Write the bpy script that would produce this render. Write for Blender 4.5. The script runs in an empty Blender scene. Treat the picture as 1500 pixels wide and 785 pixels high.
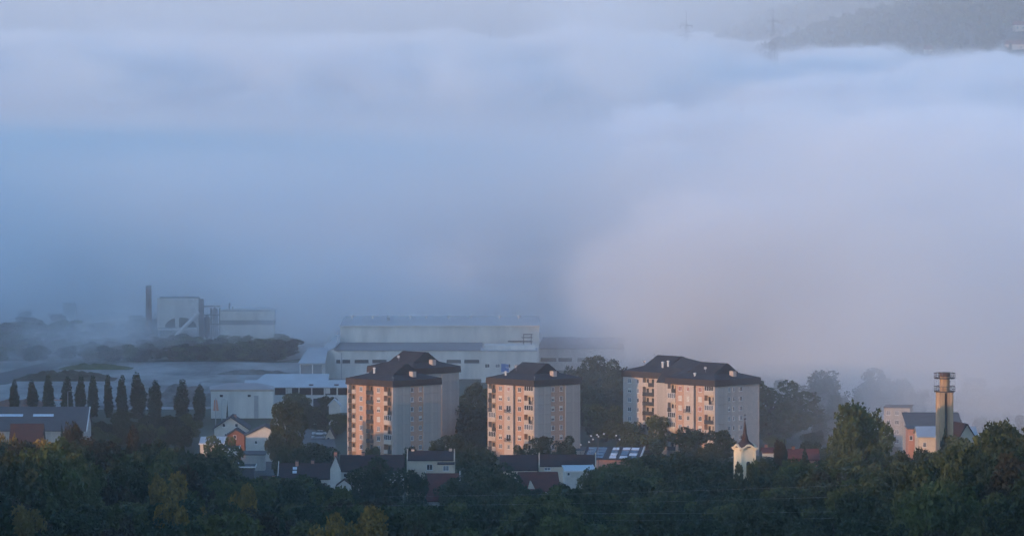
import bpy, math, random
from mathutils import Vector, Matrix
import mathutils.noise as mn
sc = bpy.context.scene; C = sc.collection
R = math.radians; PI = math.pi
rnd = random.Random(7)

# ------------------------------------------------------------------ camera, world, sun, exposure
FPX = 8333.333          # focal length in photograph pixels (1500 px wide, 200 mm lens)
CZ = 128.5; HOR = 10.0  # height of the lookout, row of the horizon
PITCH = math.atan((392.5 - HOR) / FPX)
cam = bpy.data.cameras.new('camera'); camo = bpy.data.objects.new('camera', cam); C.objects.link(camo)
cam.lens = 200; cam.sensor_width = 36; cam.clip_start = 1; cam.clip_end = 60000
camo.location = (0, 0, CZ); camo.rotation_euler = (PI / 2 - PITCH, 0, 0); sc.camera = camo
SUN_AZ = R(220); SUN_EL = R(4.2)
w = bpy.data.worlds.new('World'); sc.world = w; w.use_nodes = True
sky = w.node_tree.nodes.new('ShaderNodeTexSky'); sky.sky_type = 'NISHITA'; sky.sun_disc = False
sky.sun_elevation = SUN_EL; sky.sun_rotation = SUN_AZ; sky.ozone_density = 2.35; sky.air_density = 0.7; sky.dust_density = 0.3
w.node_tree.links.new(sky.outputs[0], w.node_tree.nodes['Background'].inputs[0])
w.node_tree.nodes['Background'].inputs[1].default_value = 0.15
sl = bpy.data.lights.new('sun', 'SUN'); sl.energy = 0.8; sl.angle = R(0.5); sl.color = (1, .56, .27)
so = bpy.data.objects.new('sun', sl); C.objects.link(so)
sd = Vector((math.sin(SUN_AZ) * math.cos(SUN_EL), math.cos(SUN_AZ) * math.cos(SUN_EL), math.sin(SUN_EL)))
so.rotation_euler = sd.to_track_quat('Z', 'Y').to_euler(); so.location = (-60, -60, 200)
sc.view_settings.view_transform = 'Standard'; sc.view_settings.look = 'None'
sc.view_settings.gamma = 1; sc.view_settings.use_curve_mapping = False
sc.view_settings.exposure = 1.95
cy = sc.cycles
cy.use_denoising = True
cy.use_adaptive_sampling = True; cy.adaptive_threshold = 0.05; cy.adaptive_min_samples = 16
cy.volume_bounces = 8; cy.max_bounces = 9; cy.diffuse_bounces = 2; cy.glossy_bounces = 2; cy.transparent_max_bounces = 16
cy.volume_step_rate = 0.13; cy.volume_max_steps = 220

# ------------------------------------------------------------------ helpers
def X_(px, Y): return (px - 750) / FPX * Y
def Z_(py, Y): return CZ - (py - HOR) / FPX * Y
def lerp(a, b, t): return a + (b - a) * t
def S(t):
    t = max(0.0, min(1.0, t)); return t * t * (3 - 2 * t)
def piece(t, pts):
    if t <= pts[0][0]: return pts[0][1]
    for (a, p), (b, q) in zip(pts, pts[1:]):
        if t <= b: return lerp(p, q, (t - a) / (b - a))
    return pts[-1][1]
def ground(x, y):
    if y >= 1470: g = 0.0
    elif y >= 800: g = 20 * ((1470 - y) / 470) ** 1.25
    else: g = lerp(126, 31, S(y / 800) * .35 + (y / 800) * .65) if y > 0 else 126.0
    if 800 < y < 1450:
        k = S((1450 - y) / 250) * S((y - 800) / 150)
        g += k * (7 * S((-x - 60) / 40) + 9 * S((x - 45) / 45))
    if y < 0: g += 54 * S(-y / 380)  # unseen rise behind the camera, added to shade the near forest
    # unseen spur added on the left, shaped to shade hall, houses and fog
    q = x * .766 - y * .643; w_ = x * .643 + y * .766
    if q < -1060 and -600 < w_ < 850:
        H = piece(-q, ((1060, 0), (1085, 40), (1125, 72), (1200, 84), (1285, 104), (1470, 135), (1750, 190), (4000, 200)))
        g = max(g, H * S((w_ + 600) / 600) * S((850 - w_) / 450))
    if y > 300: g += 1.2 * mn.noise(Vector((x / 90, y / 90, 0))) * S((1470 - y) / 200)
    # low hills behind the fog on the right
    if y > 4000:
        h = 122 * S((x - 60) / 420) * S((y - 5000) / 900)
        h += 8 * S((x - 200) / 300) * S((y - 7200) / 500)
        h += (50 + 16 * mn.noise(Vector((x / 700, y / 700, 3)))) * S((y - 8200) / 1300) * (1 - .6 * S((x - 200) / 300)) + 95 * S((y - 9800) / 1600)
        g += h + 7 * mn.fractal(Vector((x / 260, y / 260, 9)), 1, 2, 4) * S((y - 4800) / 800)
    return g

class MB:
    def __init__(s): s.v = []; s.f = []; s.m = []
    def add(s, v, f, m=0):
        o = len(s.v); s.v += [tuple(p) for p in v]; s.f += [tuple(i + o for i in q) for q in f]; s.m += [m] * len(f); return s
    def box(s, x0, x1, y0, y1, z0, z1, m=0):
        return s.add([(x, y, z) for x in (x0, x1) for y in (y0, y1) for z in (z0, z1)],
                     [(0, 1, 3, 2), (4, 6, 7, 5), (0, 4, 5, 1), (2, 3, 7, 6), (0, 2, 6, 4), (1, 5, 7, 3)], m)
    def prism(s, pts, z0, z1, m=0):          # counter-clockwise plan outline
        n = len(pts)
        return s.add([(x, y, z0) for x, y in pts] + [(x, y, z1) for x, y in pts],
                     [tuple(range(n))[::-1], tuple(range(n, 2 * n))] + [(i, (i + 1) % n, n + (i + 1) % n, n + i) for i in range(n)], m)
    def loft(s, rings, m=0, cap=True):
        n = len(rings[0]); v = [p for r in rings for p in r]; f = []
        for k in range(len(rings) - 1):
            f += [(k * n + i, k * n + (i + 1) % n, (k + 1) * n + (i + 1) % n, (k + 1) * n + i) for i in range(n)]
        if cap: f += [tuple(range(n))[::-1], tuple(range((len(rings) - 1) * n, len(rings) * n))]
        return s.add(v, f, m)
    def tube(s, p, q, r0, r1=None, n=6, m=0):
        p = Vector(p); q = Vector(q); r1 = r0 if r1 is None else r1
        d = (q - p).normalized(); a = d.orthogonal().normalized(); b = d.cross(a)
        return s.loft([[tuple(c + (a * math.cos(t) + b * math.sin(t)) * r) for t in [2 * PI * i / n for i in range(n)]] for c, r in ((p, r0), (q, r1))], m)
    def lathe(s, prof, n=16, cx=0, cy=0, m=0):
        return s.loft([[(cx + r * math.cos(2 * PI * i / n), cy + r * math.sin(2 * PI * i / n), z) for i in range(n)] for r, z in prof], m)
    def mesh(s, name, mats):
        me = bpy.data.meshes.new(name); me.from_pydata(s.v, [], s.f)
        for m in (mats if isinstance(mats, (list, tuple)) else [mats]): me.materials.append(m)
        if any(s.m): me.polygons.foreach_set('material_index', s.m)
        me.update(); return me
    def build(s, name, mats, parent=None, loc=(0, 0, 0), rz=0):
        return put(name, s.mesh(name, mats), parent, loc, rz)
def put(name, me, parent=None, loc=(0, 0, 0), rz=0, sc_=None):
    o = bpy.data.objects.new(name, me); C.objects.link(o); o.parent = parent; o.location = loc; o.rotation_euler = (0, 0, rz)
    if sc_: o.scale = sc_
    return o
def tag(o, label=None, cat=None, group=None, kind=None):
    for k, v in (('label', label), ('category', cat), ('group', group), ('kind', kind)):
        if v: o[k] = v
    return o
def thing(name, label, cat, loc=(0, 0, 0), rz=0, group=None):
    return tag(put(name, None, None, loc, rz), label, cat, group)
def box_part(name, m, parent, *b):
    return MB().box(*b).build(name, m, parent)

# ------------------------------------------------------------------ materials
def mat(name, col, col2=None, scale=1.0, rough=.85, metal=0, detail=4, bump=0, bscale=None, contrast=1.0, streak=None, spec=.25):
    m = bpy.data.materials.new(name); m.use_nodes = True; n = m.node_tree.nodes; l = m.node_tree.links
    b = n['Principled BSDF']; b.inputs['Roughness'].default_value = rough; b.inputs['Metallic'].default_value = metal
    b.inputs['Specular IOR Level'].default_value = spec
    tc = n.new('ShaderNodeTexCoord'); vec = tc.outputs['Object']
    if streak:
        mp = n.new('ShaderNodeMapping'); mp.inputs['Scale'].default_value = streak; l.new(vec, mp.inputs[0]); vec = mp.outputs[0]
    if col2 is None: b.inputs['Base Color'].default_value = (*col, 1)
    else:
        t = n.new('ShaderNodeTexNoise'); t.inputs['Scale'].default_value = scale; t.inputs['Detail'].default_value = detail; t.inputs['Roughness'].default_value = .6
        l.new(vec, t.inputs['Vector'])
        mr = n.new('ShaderNodeMapRange'); mr.inputs['From Min'].default_value = .5 - .22 / contrast; mr.inputs['From Max'].default_value = .5 + .22 / contrast
        l.new(t.outputs[0], mr.inputs[0])
        mx = n.new('ShaderNodeMix'); mx.data_type = 'RGBA'; l.new(mr.outputs[0], mx.inputs[0])
        mx.inputs[6].default_value = (*col, 1); mx.inputs[7].default_value = (*col2, 1)
        l.new(mx.outputs[2], b.inputs['Base Color'])
    if bump:
        t2 = n.new('ShaderNodeTexNoise'); t2.inputs['Scale'].default_value = bscale or scale * 4; t2.inputs['Detail'].default_value = 3
        l.new(tc.outputs['Object'], t2.inputs['Vector'])
        bp = n.new('ShaderNodeBump'); bp.inputs['Strength'].default_value = bump; bp.inputs['Distance'].default_value = .2
        l.new(t2.outputs[0], bp.inputs['Height']); l.new(bp.outputs[0], b.inputs['Normal'])
    return m
def leafmat(name, a, b_, c, k=.35):
    m = bpy.data.materials.new(name); m.use_nodes = True; n = m.node_tree.nodes; l = m.node_tree.links
    b = n['Principled BSDF']; b.inputs['Roughness'].default_value = .75; b.inputs['Specular IOR Level'].default_value = .15
    oi = n.new('ShaderNodeObjectInfo'); tc = n.new('ShaderNodeTexCoord')
    t = n.new('ShaderNodeTexNoise'); t.inputs['Scale'].default_value = k; t.inputs['Detail'].default_value = 5; t.inputs['Roughness'].default_value = .7
    ad = n.new('ShaderNodeVectorMath'); l.new(tc.outputs['Object'], ad.inputs[0])
    ms = n.new('ShaderNodeMath'); ms.operation = 'MULTIPLY'; ms.inputs[1].default_value = 57; l.new(oi.outputs['Random'], ms.inputs[0]); l.new(ms.outputs[0], ad.inputs[1])
    l.new(ad.outputs[0], t.inputs['Vector'])
    mr = n.new('ShaderNodeMapRange'); mr.inputs['From Min'].default_value = .33; mr.inputs['From Max'].default_value = .67; l.new(t.outputs[0], mr.inputs[0])
    x1 = n.new('ShaderNodeMix'); x1.data_type = 'RGBA'; x1.inputs[6].default_value = (*a, 1); x1.inputs[7].default_value = (*b_, 1); l.new(mr.outputs[0], x1.inputs[0])
    pw = n.new('ShaderNodeMath'); pw.operation = 'POWER'; pw.inputs[1].default_value = 2.2; l.new(oi.outputs['Random'], pw.inputs[0])
    x2 = n.new('ShaderNodeMix'); x2.data_type = 'RGBA'; l.new(pw.outputs[0], x2.inputs[0]); l.new(x1.outputs[2], x2.inputs[6]); x2.inputs[7].default_value = (*c, 1)
    l.new(x2.outputs[2], b.inputs['Base Color'])
    return m
M = {}
M['grass'] = mat('grass_soil', (.030, .038, .022), (.055, .060, .035), .05, bump=.3, bscale=.5)
M['gravel'] = mat('pale_gravel', (.30, .31, .31), (.12, .13, .13), .05, detail=8, bump=.8, bscale=.4, contrast=1.7, streak=(1, .35, 1))
M['rubble'] = mat('rubble', (.16, .16, .16), (.08, .085, .08), .3, bump=1, bscale=.8, contrast=1.6)
M['red_rubble'] = mat('red_rubble', (.20, .09, .06), (.10, .08, .07), .4, bump=1, bscale=.9, contrast=1.6)
M['asphalt'] = mat('asphalt', (.10, .105, .11), (.07, .072, .075), .2)
M['brick_orange'] = mat('orange_render', (.52, .315, .215), (.44, .26, .18), .6, contrast=1.2)
M['brick_pink'] = mat('pink_brick', (.52, .33, .235), (.42, .26, .185), 2.2, contrast=1.6)
M['beige'] = mat('beige_render', (.55, .44, .37), (.46, .37, .31), .5)
M['pale'] = mat('pale_concrete', (.52, .43, .38), (.42, .36, .32), .8)
M['balcony_pale'] = mat('balcony_panel', (.55, .46, .38), (.44, .36, .30), 1.2)
M['grey_panel'] = mat('grey_panel', (.44, .385, .34), (.33, .295, .27), .5, contrast=1.3, streak=(1.2, 1.2, .12), rough=.9)
M['white_trim'] = mat('white_trim', (.68, .67, .66), (.56, .55, .54), 1.0)
M['shutter'] = mat('roller_shutter', (.62, .55, .44), (.52, .46, .38), 2.0)
M['shutter_red'] = mat('red_shutter', (.36, .13, .10), (.28, .10, .08), 2)
M['dark_metal'] = mat('dark_metal', (.035, .038, .045), (.055, .057, .062), 1.5, rough=.6)
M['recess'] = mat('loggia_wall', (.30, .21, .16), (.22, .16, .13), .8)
M['glass'] = mat('window_glass', (.030, .036, .045), rough=.12, spec=.6)
M['glass_pale'] = mat('curtained_glass', (.22, .23, .25), (.12, .13, .15), .9, rough=.2, spec=.6)
M['roof_dark'] = mat('dark_roof', (.040, .041, .048), (.026, .028, .036), .5, bump=.4, bscale=3)
M['roof_rim'] = mat('brown_roof_rim', (.055, .042, .040), (.040, .033, .034), .5, streak=(1, 1, .2))
M['roof_red'] = mat('red_tiles', (.150, .042, .030), (.085, .032, .028), .5, bump=.4, bscale=4)
M['roof_brown'] = mat('brown_tiles', (.060, .032, .030), (.035, .025, .028), .5, bump=.4, bscale=4)
M['roof_blue'] = mat('slate_roof', (.045, .050, .060), (.030, .034, .044), .5, bump=.3, bscale=4)
M['sheet_metal'] = mat('pale_sheet_roof', (.42, .45, .47), (.30, .33, .36), .12, rough=.5, streak=(1.0, .15, 1))
M['sheet_rust'] = mat('stained_sheet_roof', (.34, .30, .29), (.26, .24, .25), .2, rough=.6)
M['sheet_grey'] = mat('grey_sheet_roof', (.105, .10, .105), (.085, .08, .085), .3)
M['hall_wall'] = mat('pale_cladding', (.60, .60, .57), (.44, .45, .44), .25, rough=.6, contrast=1.3, streak=(1, 1, .2))
M['hall_roof'] = mat('hall_roof', (.36, .39, .41), (.28, .31, .34), .05, rough=.5)
M['hall_grey'] = mat('hall_grey_roof', (.22, .24, .26), (.18, .20, .22), .05)
M['white_wall'] = mat('white_render', (.55, .52, .47), (.42, .40, .37), .6)
M['cream_wall'] = mat('cream_render', (.62, .50, .38), (.50, .41, .32), .5)
M['church_wall'] = mat('church_render', (.80, .68, .48), (.70, .59, .42), .6)
M['salmon'] = mat('salmon_render', (.48, .24, .18), (.38, .19, .145), .6)
M['red_brick'] = mat('bare_brick', (.22, .10, .075), (.16, .08, .062), 1.5)
M['concrete'] = mat('tower_concrete', (.50, .33, .20), (.36, .24, .155), .7, contrast=1.3, streak=(1.5, 1.5, .25))
M['steel'] = mat('dark_steel', (.07, .065, .07), (.045, .045, .05), 2, rough=.6)
M['rust'] = mat('rusty_steel', (.15, .085, .07), (.09, .06, .055), .6)
M['galv'] = mat('galvanised_steel', (.34, .35, .37), (.25, .26, .28), 1.0, rough=.5)
M['blue'] = mat('blue_paint', (.05, .16, .42), (.04, .12, .34), 1)
M['spire'] = mat('spire_copper', (.075, .050, .048), (.045, .034, .038), 1.2)
M['solar'] = mat('solar_glass', (.02, .035, .07), (.035, .06, .11), .8, rough=.2, spec=.6)
M['skylight'] = mat('translucent_skylight', (.55, .60, .66), rough=.35)
M['bark'] = mat('bark', (.055, .042, .032), (.035, .028, .022), 2)
M['leaf'] = leafmat('leaf_green', (.014, .025, .012), (.032, .048, .020), (.042, .050, .022))
M['leaf_olive'] = leafmat('leaf_olive', (.034, .048, .018), (.095, .112, .038), (.075, .080, .030))
M['leaf_brown'] = leafmat('leaf_brown', (.030, .026, .016), (.052, .038, .020), (.030, .030, .016))
M['leaf_gold'] = leafmat('leaf_gold', (.030, .034, .016), (.38, .23, .05), (.17, .12, .038), .6)
M['needle'] = leafmat('needles', (.016, .028, .020), (.030, .042, .026), (.022, .034, .024))
M['poplar'] = leafmat('leaf_poplar', (.022, .034, .020), (.038, .050, .026), (.030, .040, .022))

# ------------------------------------------------------------------ ground
def grid(name, xs, ys, m, dz=0, fn=ground):
    b = MB(); nx = len(xs)
    b.v = [(x, y, fn(x, y) + dz) for y in ys for x in xs]
    b.f = [(j * nx + i, j * nx + i + 1, (j + 1) * nx + i + 1, (j + 1) * nx + i) for j in range(len(ys) - 1) for i in range(nx - 1)]
    b.m = [0] * len(b.f)
    return b.build(name, m)
def rng(a, b, st):
    n = max(1, int(round((b - a) / st))); return [a + (b - a) * i / n for i in range(n + 1)]
xs = rng(-6000, -3000, 500) + rng(-2900, -700, 100) + rng(-660, -220, 40) + rng(-200, 200, 10) + rng(240, 1400, 40) + rng(1500, 3000, 150) + rng(3300, 6000, 500)
ys = rng(-2500, 0, 250) + rng(50, 850, 50) + rng(870, 1500, 15) + rng(1530, 2600, 40) + rng(2700, 4700, 200) + rng(4760, 9000, 80) + rng(9200, 12000, 400)
tag(grid('ground', xs, ys, M['grass']), kind='structure')

def patch(name, poly, m, dz, kind='structure'):
    """Flat sheet on the valley floor, outline given as (px, py) of the photograph on z=0."""
    pts = []
    for px, py in poly:
        Y = CZ * FPX / (py - HOR); pts.append((X_(px, Y), Y, dz))
    b = MB().add(pts, [tuple(range(len(pts)))]); o = b.build(name, m); return tag(o, kind=kind)
patch('gravel_yard', [(-40, 600), (300, 600), (470, 572), (520, 556), (460, 532), (300, 530), (180, 531), (120, 538), (60, 528), (-40, 530)], M['gravel'], .02)
patch('road', [(-60, 572), (10, 563), (70, 543), (140, 519), (150, 515), (128, 516), (60, 532), (-10, 549), (-60, 556)], M['asphalt'], .05)
patch('path', [(100, 600), (300, 594), (380, 592), (380, 589), (290, 590), (100, 596)], M['asphalt'], .05)
patch('works_yard', [(405, 530), (480, 520), (520, 500), (420, 485), (410, 505)], M['gravel'], .03)
patch('field', [(-80, 478), (60, 478), (235, 466), (300, 440), (160, 430), (60, 440), (-80, 470)], M['gravel'], .03)
patch('car_park', [(418, 656), (492, 656), (486, 634), (440, 628), (415, 634)], M['asphalt'], .03)
patch('courtyard', [(340, 702), (412, 702), (400, 664), (345, 664)], M['asphalt'], .03)
patch('street', [(760, 664), (960, 664), (960, 655), (760, 655)], M['asphalt'], .03)

# gravel heaps
def heap(px, py, wpx, hm, m, label, name='gravel_heap', depth=14):
    Y = CZ * FPX / (py - HOR); W = wpx * Y / FPX / 2; b = MB(); n = 40; k = 14
    for j in range(k + 1):
        for i in range(n + 1):
            u = i / n * 2 - 1; v = j / k * 2 - 1
            h = max(0, (1 - abs(u) ** 2.2)) * max(0, 1 - abs(v) ** 2) * hm * (.75 + .6 * mn.fractal(Vector((u * 4 + px, v * 2.5, 0)), 1, 2, 4))
            b.v.append((u * W, v * depth, max(h, -.2) - .02))
    b.f = [(j * (n + 1) + i, j * (n + 1) + i + 1, (j + 1) * (n + 1) + i + 1, (j + 1) * (n + 1) + i) for j in range(k) for i in range(n)]
    b.m = [0] * len(b.f)
    return tag(b.build(name, m, None, (X_(px, Y), Y, 0)), label, 'heap')
heap(262, 592, 170, 5.2, M['rubble'], 'broad grey heap of crushed stone behind the poplars')
heap(95, 556, 150, 3.6, M['leaf_brown'], 'long low brown overgrown earth bank beside the road', 'earth_bank', 10)
heap(25, 594, 95, 2.2, M['red_rubble'], 'reddish rubble heap at far left behind the poplars')
heap(250, 590, 60, 1.6, M['red_rubble'], 'small reddish rubble heap in front of the grey stone heap', depth=5)
heap(372, 548, 110, 1.8, M['rubble'], 'long low gravel ridge in the middle of the yard', depth=5)
heap(330, 560, 80, 1.3, M['gravel'], 'small pale gravel ridge left of the ribbed warehouse', depth=4)
heap(140, 540, 110, 2.0, M['leaf_olive'], 'low grassy bank above the gravel yard', 'earth_bank', 8)

# ------------------------------------------------------------------ windows
WM = {}
def window_mesh(w_, h, style):
    """style: 0 dark pane, 1 pale curtain, 2 half shutter, 3 closed shutter, 4 closed red shutter"""
    key = (round(w_, 2), round(h, 2), style)
    if key not in WM:
        t = .09; f = MB()
        a, b = -w_ / 2, w_ / 2; c, d = -h / 2, h / 2
        f.box(a, b, -.07, .0, c, c + t).box(a, b, -.07, .0, d - t, d).box(a, a + t, -.07, 0, c + t, d - t).box(b - t, b, -.07, 0, c + t, d - t)
        if w_ > .9: f.box(-.05, .05, -.06, 0, c + t, d - t)
        sill = MB().box(a - .1, b + .1, -.2, .0, c - .09, c - .003)
        p = MB().box(a + t, b - t, -.03, -.004, c + t, d - t)
        s = None
        if style >= 2:
            z0 = c + t if style > 2 else lerp(c, d, .5)
            s = MB().box(a + t, b - t, -.055, -.034, z0, d - t).mesh('shutter', M['shutter_red' if style == 4 else 'shutter'])
        WM[key] = (f.mesh('frame', M['white_trim']), p.mesh('pane', M['glass_pale' if style == 1 else 'glass']), s, sill.mesh('sill', M['white_trim']))
    return WM[key]
def window(parent, x, y, z, w_=1.2, h=1.35, style=0, rz=0):
    f, p, s, sill = window_mesh(w_, h, style)
    o = put('window', f, parent, (x, y, z), rz)
    put('pane', p, o); put('sill', sill, o)
    if s: put('shutter', s, o)
    return o

# ------------------------------------------------------------------ apartment towers
SQ = 1 / math.sqrt(2); SIDE = 18.8; ST = 2.757; EAVE = 20.9
def tower_roof(root, L, D, e, name='roof', rise=5.8):
    """Mansard rim, shallow lower slope and steeper upper slope to a ridge along x; overhang .35"""
    o = .4
    def ring(i, z, j=None): j = i if j is None else j; return [(i, j, z), (L - i, j, z), (L - i, D - j, z), (i, D - j, z)]
    rim = MB().loft([ring(-o, e - .25), ring(-o + .1, e + 1.55)]); rm = rim.build('roof_rim', M['roof_rim'], root)
    rf = MB().loft([ring(-o + .08, e + 1.56), ring(4.2, e + 2.9), [(5.2, D / 2 - .5, e + rise), (L - 1.8 - 2.2, D / 2 - .5, e + rise), (L - 4.0, D / 2 + .5, e + rise), (5.2, D / 2 + .5, e + rise)]])
    return rf.build(name, M['roof_dark'], root)
def loggia(root, x0, x1, zf, dep, kind, first):
    """One loggia cell: slab, parapet halves and, where enclosed, glazing. zf = floor level"""
    xm = (x0 + x1) / 2; ph = 1.05; top = ST - .16
    slab = MB().box(x0 + .003, x1 - .003, -.12, dep - .003, zf - .14, zf)
    b = slab.build('balcony', M['pale'], root)
    dm, pm = M['dark_metal'], M['balcony_pale']
    def par(a, c, m, nm='parapet'): MB().box(a, c, -.16, -.06, zf - .1, zf + ph).build(nm, m, b)
    def bars(a, c):
        r = MB().box(a, c, -.14, -.09, zf + ph - .06, zf + ph); n = int((c - a) / .22)
        for i in range(n + 1):
            xx = a + (c - a - .04) * i / max(n, 1); r.box(xx, xx + .05, -.13, -.1, zf, zf + ph - .063)
        r.build('railing', dm, b)
    if kind == 'dp': par(x0, xm, dm); par(xm + .01, x1, pm)
    elif kind == 'pd': par(x0, xm, pm); par(xm + .01, x1, dm)
    elif kind == 'd': par(x0, x1, dm)
    elif kind == 'p': par(x0, x1, pm)
    elif kind == 'bars': bars(x0 + .03, x1 - .03)
    elif kind == 'pb': par(x0, xm, pm); bars(xm + .03, x1 - .03)
    elif kind in ('g', 'gs'):                      # glazed in
        MB().box(x0 + .003, x1 - .003, -.16, -.06, zf - .1, zf + ph + .05).build('parapet', pm, b)
        fr = MB(); n = 4; z0 = zf + ph + .055; z1 = zf + top
        fr.box(x0 + .01, x1 - .01, -.14, -.06, z0, z0 + .08).box(x0 + .01, x1 - .01, -.14, -.06, z1 - .09, z1)
        for i in range(n + 1):
            xx = lerp(x0 + .02, x1 - .14, i / n); fr.box(xx, xx + .12, -.13, -.07, z0 + .083, z1 - .093)
        fr.build('glazing_frame', M['white_trim'], b)
        MB().box(x0 + .02, x1 - .02, -.1, -.085, z0 + .08, z1 - .09).build('pane', M['glass_pale' if kind == 'gs' else 'glass'], b)
    # balcony door and window at the back
    if kind not in ('g', 'gs'):
        MB().box(x0 + .35, x0 + 1.15, dep - .05, dep - .004, zf + .05, zf + 2.05).build('balcony_door', M['glass'], b)
        MB().box(xm + .15, x1 - .3, dep - .05, dep - .004, zf + .9, zf + 2.05).build('pane', M['glass'], b)
    return b
def tower(name, label, corner_px, Y, left_bays, right_strip, cols, right_wall='grey_panel', z0=0, group=None, e=EAVE, side_mats=None, seed=1, base_loc=None, detail=True):
    r = random.Random(seed); L = D = SIDE
    if base_loc: cx, cy_ = base_loc
    else: cx, cy_ = X_(corner_px, Y), Y
    # local x runs along the sunny facade towards the near corner, local y goes back along the shaded facade
    root = thing(name, label, 'building', (cx - SQ * L, cy_ + SQ * L, z0), -PI / 4, group)
    dep = 1.35
    # sunny facade: body with recesses
    for kind, a, b, m in left_bays:
        a *= L; b *= L
        if kind == 'wall':
            box_part('facade_bay', M[m], root, a, b, 0, dep + .02, 0, e)
        elif kind == 'proud':
            box_part('facade_bay', M[m], root, a, b, -.35, dep + .02, 0, e)
        elif kind == 'gap':
            box_part('rain_pipe', M['dark_metal'], root, a + .1, b - .1, .15, dep, 0, e)
        else:
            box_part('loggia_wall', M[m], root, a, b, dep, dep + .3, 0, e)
    box_part('wall', M[right_wall], root, 0, L - .35, dep + .3, D, 0, e - .003)
    # shaded facade: panels either side of a recessed strip
    s0, s1, sm = right_strip
    yy = dep + .025
    for a, b in ((yy, s0 * D), (s1 * D, D)):
        n = max(1, round((b - a) / 3.1))
        for i in range(n):
            for k in range(8):
                z1 = e - k * ST; zz0 = max(0, z1 - ST + .03)
                put_panel(root, L - .35, lerp(a, b, i / n) + .012, lerp(a, b, (i + 1) / n) - .012, zz0, z1, right_wall)
    box_part('corner_pier', M['pale' if right_wall == 'grey_panel' else right_wall], root, L - .34, L + .02, .02, yy - .01, 0, e)
    box_part('brick_strip', M[sm], root, L - .36, L - .12, s0 * D + .01, s1 * D - .01, 0, e - .01)
    tower_roof(root, L, D, e)
    if not detail: return root
    for k in range(8):
        zc = e - 1.35 - ST * k
        if zc < 1: continue
        for c in cols:
            if c[0] == 'L':
                _, a, b, kinds = c
                loggia(root, a * L, b * L, zc - 1.3, dep, kinds[k % len(kinds)], k == 0)
            elif c[0] == 'W':
                _, u, y, w_, h, styles = c
                st = styles[k % len(styles)]
                if st is None: continue
                if st == 'F':       # french window with small balcony
                    window(root, u * L, y, zc - .1, 1.9, 1.9, 0)
                    b = MB().box(u * L - 1.25, u * L + 1.25, y - .75, y - .003, zc - 1.35, zc - 1.25).build('balcony', M['pale'], root)
                    rr = MB().box(u * L - 1.25, u * L + 1.25, y - .74, y - .70, zc - .3, zc - .24)
                    for i in range(14): rr.box(u * L - 1.24 + i * .187, u * L - 1.19 + i * .187, y - .74, y - .70, zc - 1.248, zc - .303)
                    rr.build('railing', M['dark_metal'], b)
                else: window(root, u * L, y, zc, w_, h, st)
            else:
                _, v, w_, h = c
                window(root, L - .12 if s0 < v < s1 else L + .005, v * D, zc, w_, h, r.choice((0, 0, 0, 1, 1, 2)), PI / 2)
    return root
PM = {}
def put_panel(root, x, y0, y1, z0, z1, m):
    key = (round(y1 - y0, 3), round(z1 - z0, 3), m)
    if key not in PM: PM[key] = MB().box(0, .34, 0, y1 - y0, 0, z1 - z0).mesh('wall_panel', M[m])
    put('wall_panel', PM[key], root, (x, y0, z0))
def roof_bits(root, bits):
    for kind, x, y, z in bits:
        if kind == 'chimney':
            o = MB().box(x - .75, x + .75, y - .7, y + .7, z - 3, z + .7).build('chimney', M['pale'], root)
            MB().box(x - .85, x + .85, y - .8, y + .8, z + .703, z + .82).build('chimney_cap', M['dark_metal'], o)
        elif kind == 'dish':
            o = MB().lathe([(.02, 0), (.25, .05), (.42, .16), (.46, .19), (.4, .16), (.05, .04)], 12).build('satellite_dish', M['galv'], root, (x, y, z)); o.rotation_euler = (R(70), 0, R(20))
            MB().tube((x, y + .1, z - 1.2), (x, y + .1, z), .05).build('dish_pole', M['galv'], root)
        elif kind == 'vent':
            MB().lathe([(.3, z - 1.2), (.3, z + .3), (.5, z + .32), (.5, z + .45), (.1, z + .65)], 10, x, y).build('roof_vent', M['white_trim'], root)
        elif kind == 'pole':
            MB().tube((x, y, z - 1), (x, y, z + 1.8), .04).tube((x - .5, y, z + 1.4), (x + .5, y, z + 1.4), .03).build('antenna', M['galv'], root)
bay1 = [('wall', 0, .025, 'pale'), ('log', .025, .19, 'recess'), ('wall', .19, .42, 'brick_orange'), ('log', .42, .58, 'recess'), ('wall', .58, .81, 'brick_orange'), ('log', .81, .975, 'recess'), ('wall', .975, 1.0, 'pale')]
GA = 'apartment towers with dark hipped roofs'
b1 = tower('apartment_building', 'front tower of the leftmost apartment pair, orange bays between dark loggias, grey right wall', 575, 1612, bay1, (.375, .645, 'brick_pink'),
      [('L', .025, .19, ['dp', 'dp', 'dp', 'dp', 'dp', 'dp', 'dp', 'dp']), ('W', .305, 0, 1.25, 1.35, [1, 1, 1, 0, 1, 1, 0, 1]), ('L', .42, .58, ['d'] * 6 + ['bars', 'd']), ('W', .69, 0, 1.25, 1.35, [1, 2, 2, 3, 1, 0, 0, 1]),
       ('L', .81, .975, ['pd', 'pd', 'pd', 'g', 'pb', 'g', 'pd', 'd']), ('R', .41, 1.1, 1.3), ('R', .585, 1.1, 1.3)], group=GA, seed=3)
roof_bits(b1, [('chimney', 16.6, 10.0, EAVE + 3.0), ('pole', 18.7, .2, EAVE + 1.0), ('vent', 6.5, 4.5, EAVE + 4.0)])
b1r = tower('apartment_building', 'rear tower of the leftmost apartment pair, only its roof and plain blue-grey end wall showing', 0, 0, bay1, (.45, .62, 'grey_panel'), [],
      base_loc=(X_(575, 1612) + 5.1, 1612 + 38), group=GA, e=EAVE + 1.0, detail=False)
roof_bits(b1r, [('chimney', 16.6, 10.0, EAVE + 4.0), ('dish', 8.4, 4.2, EAVE + 5.4)])
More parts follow.
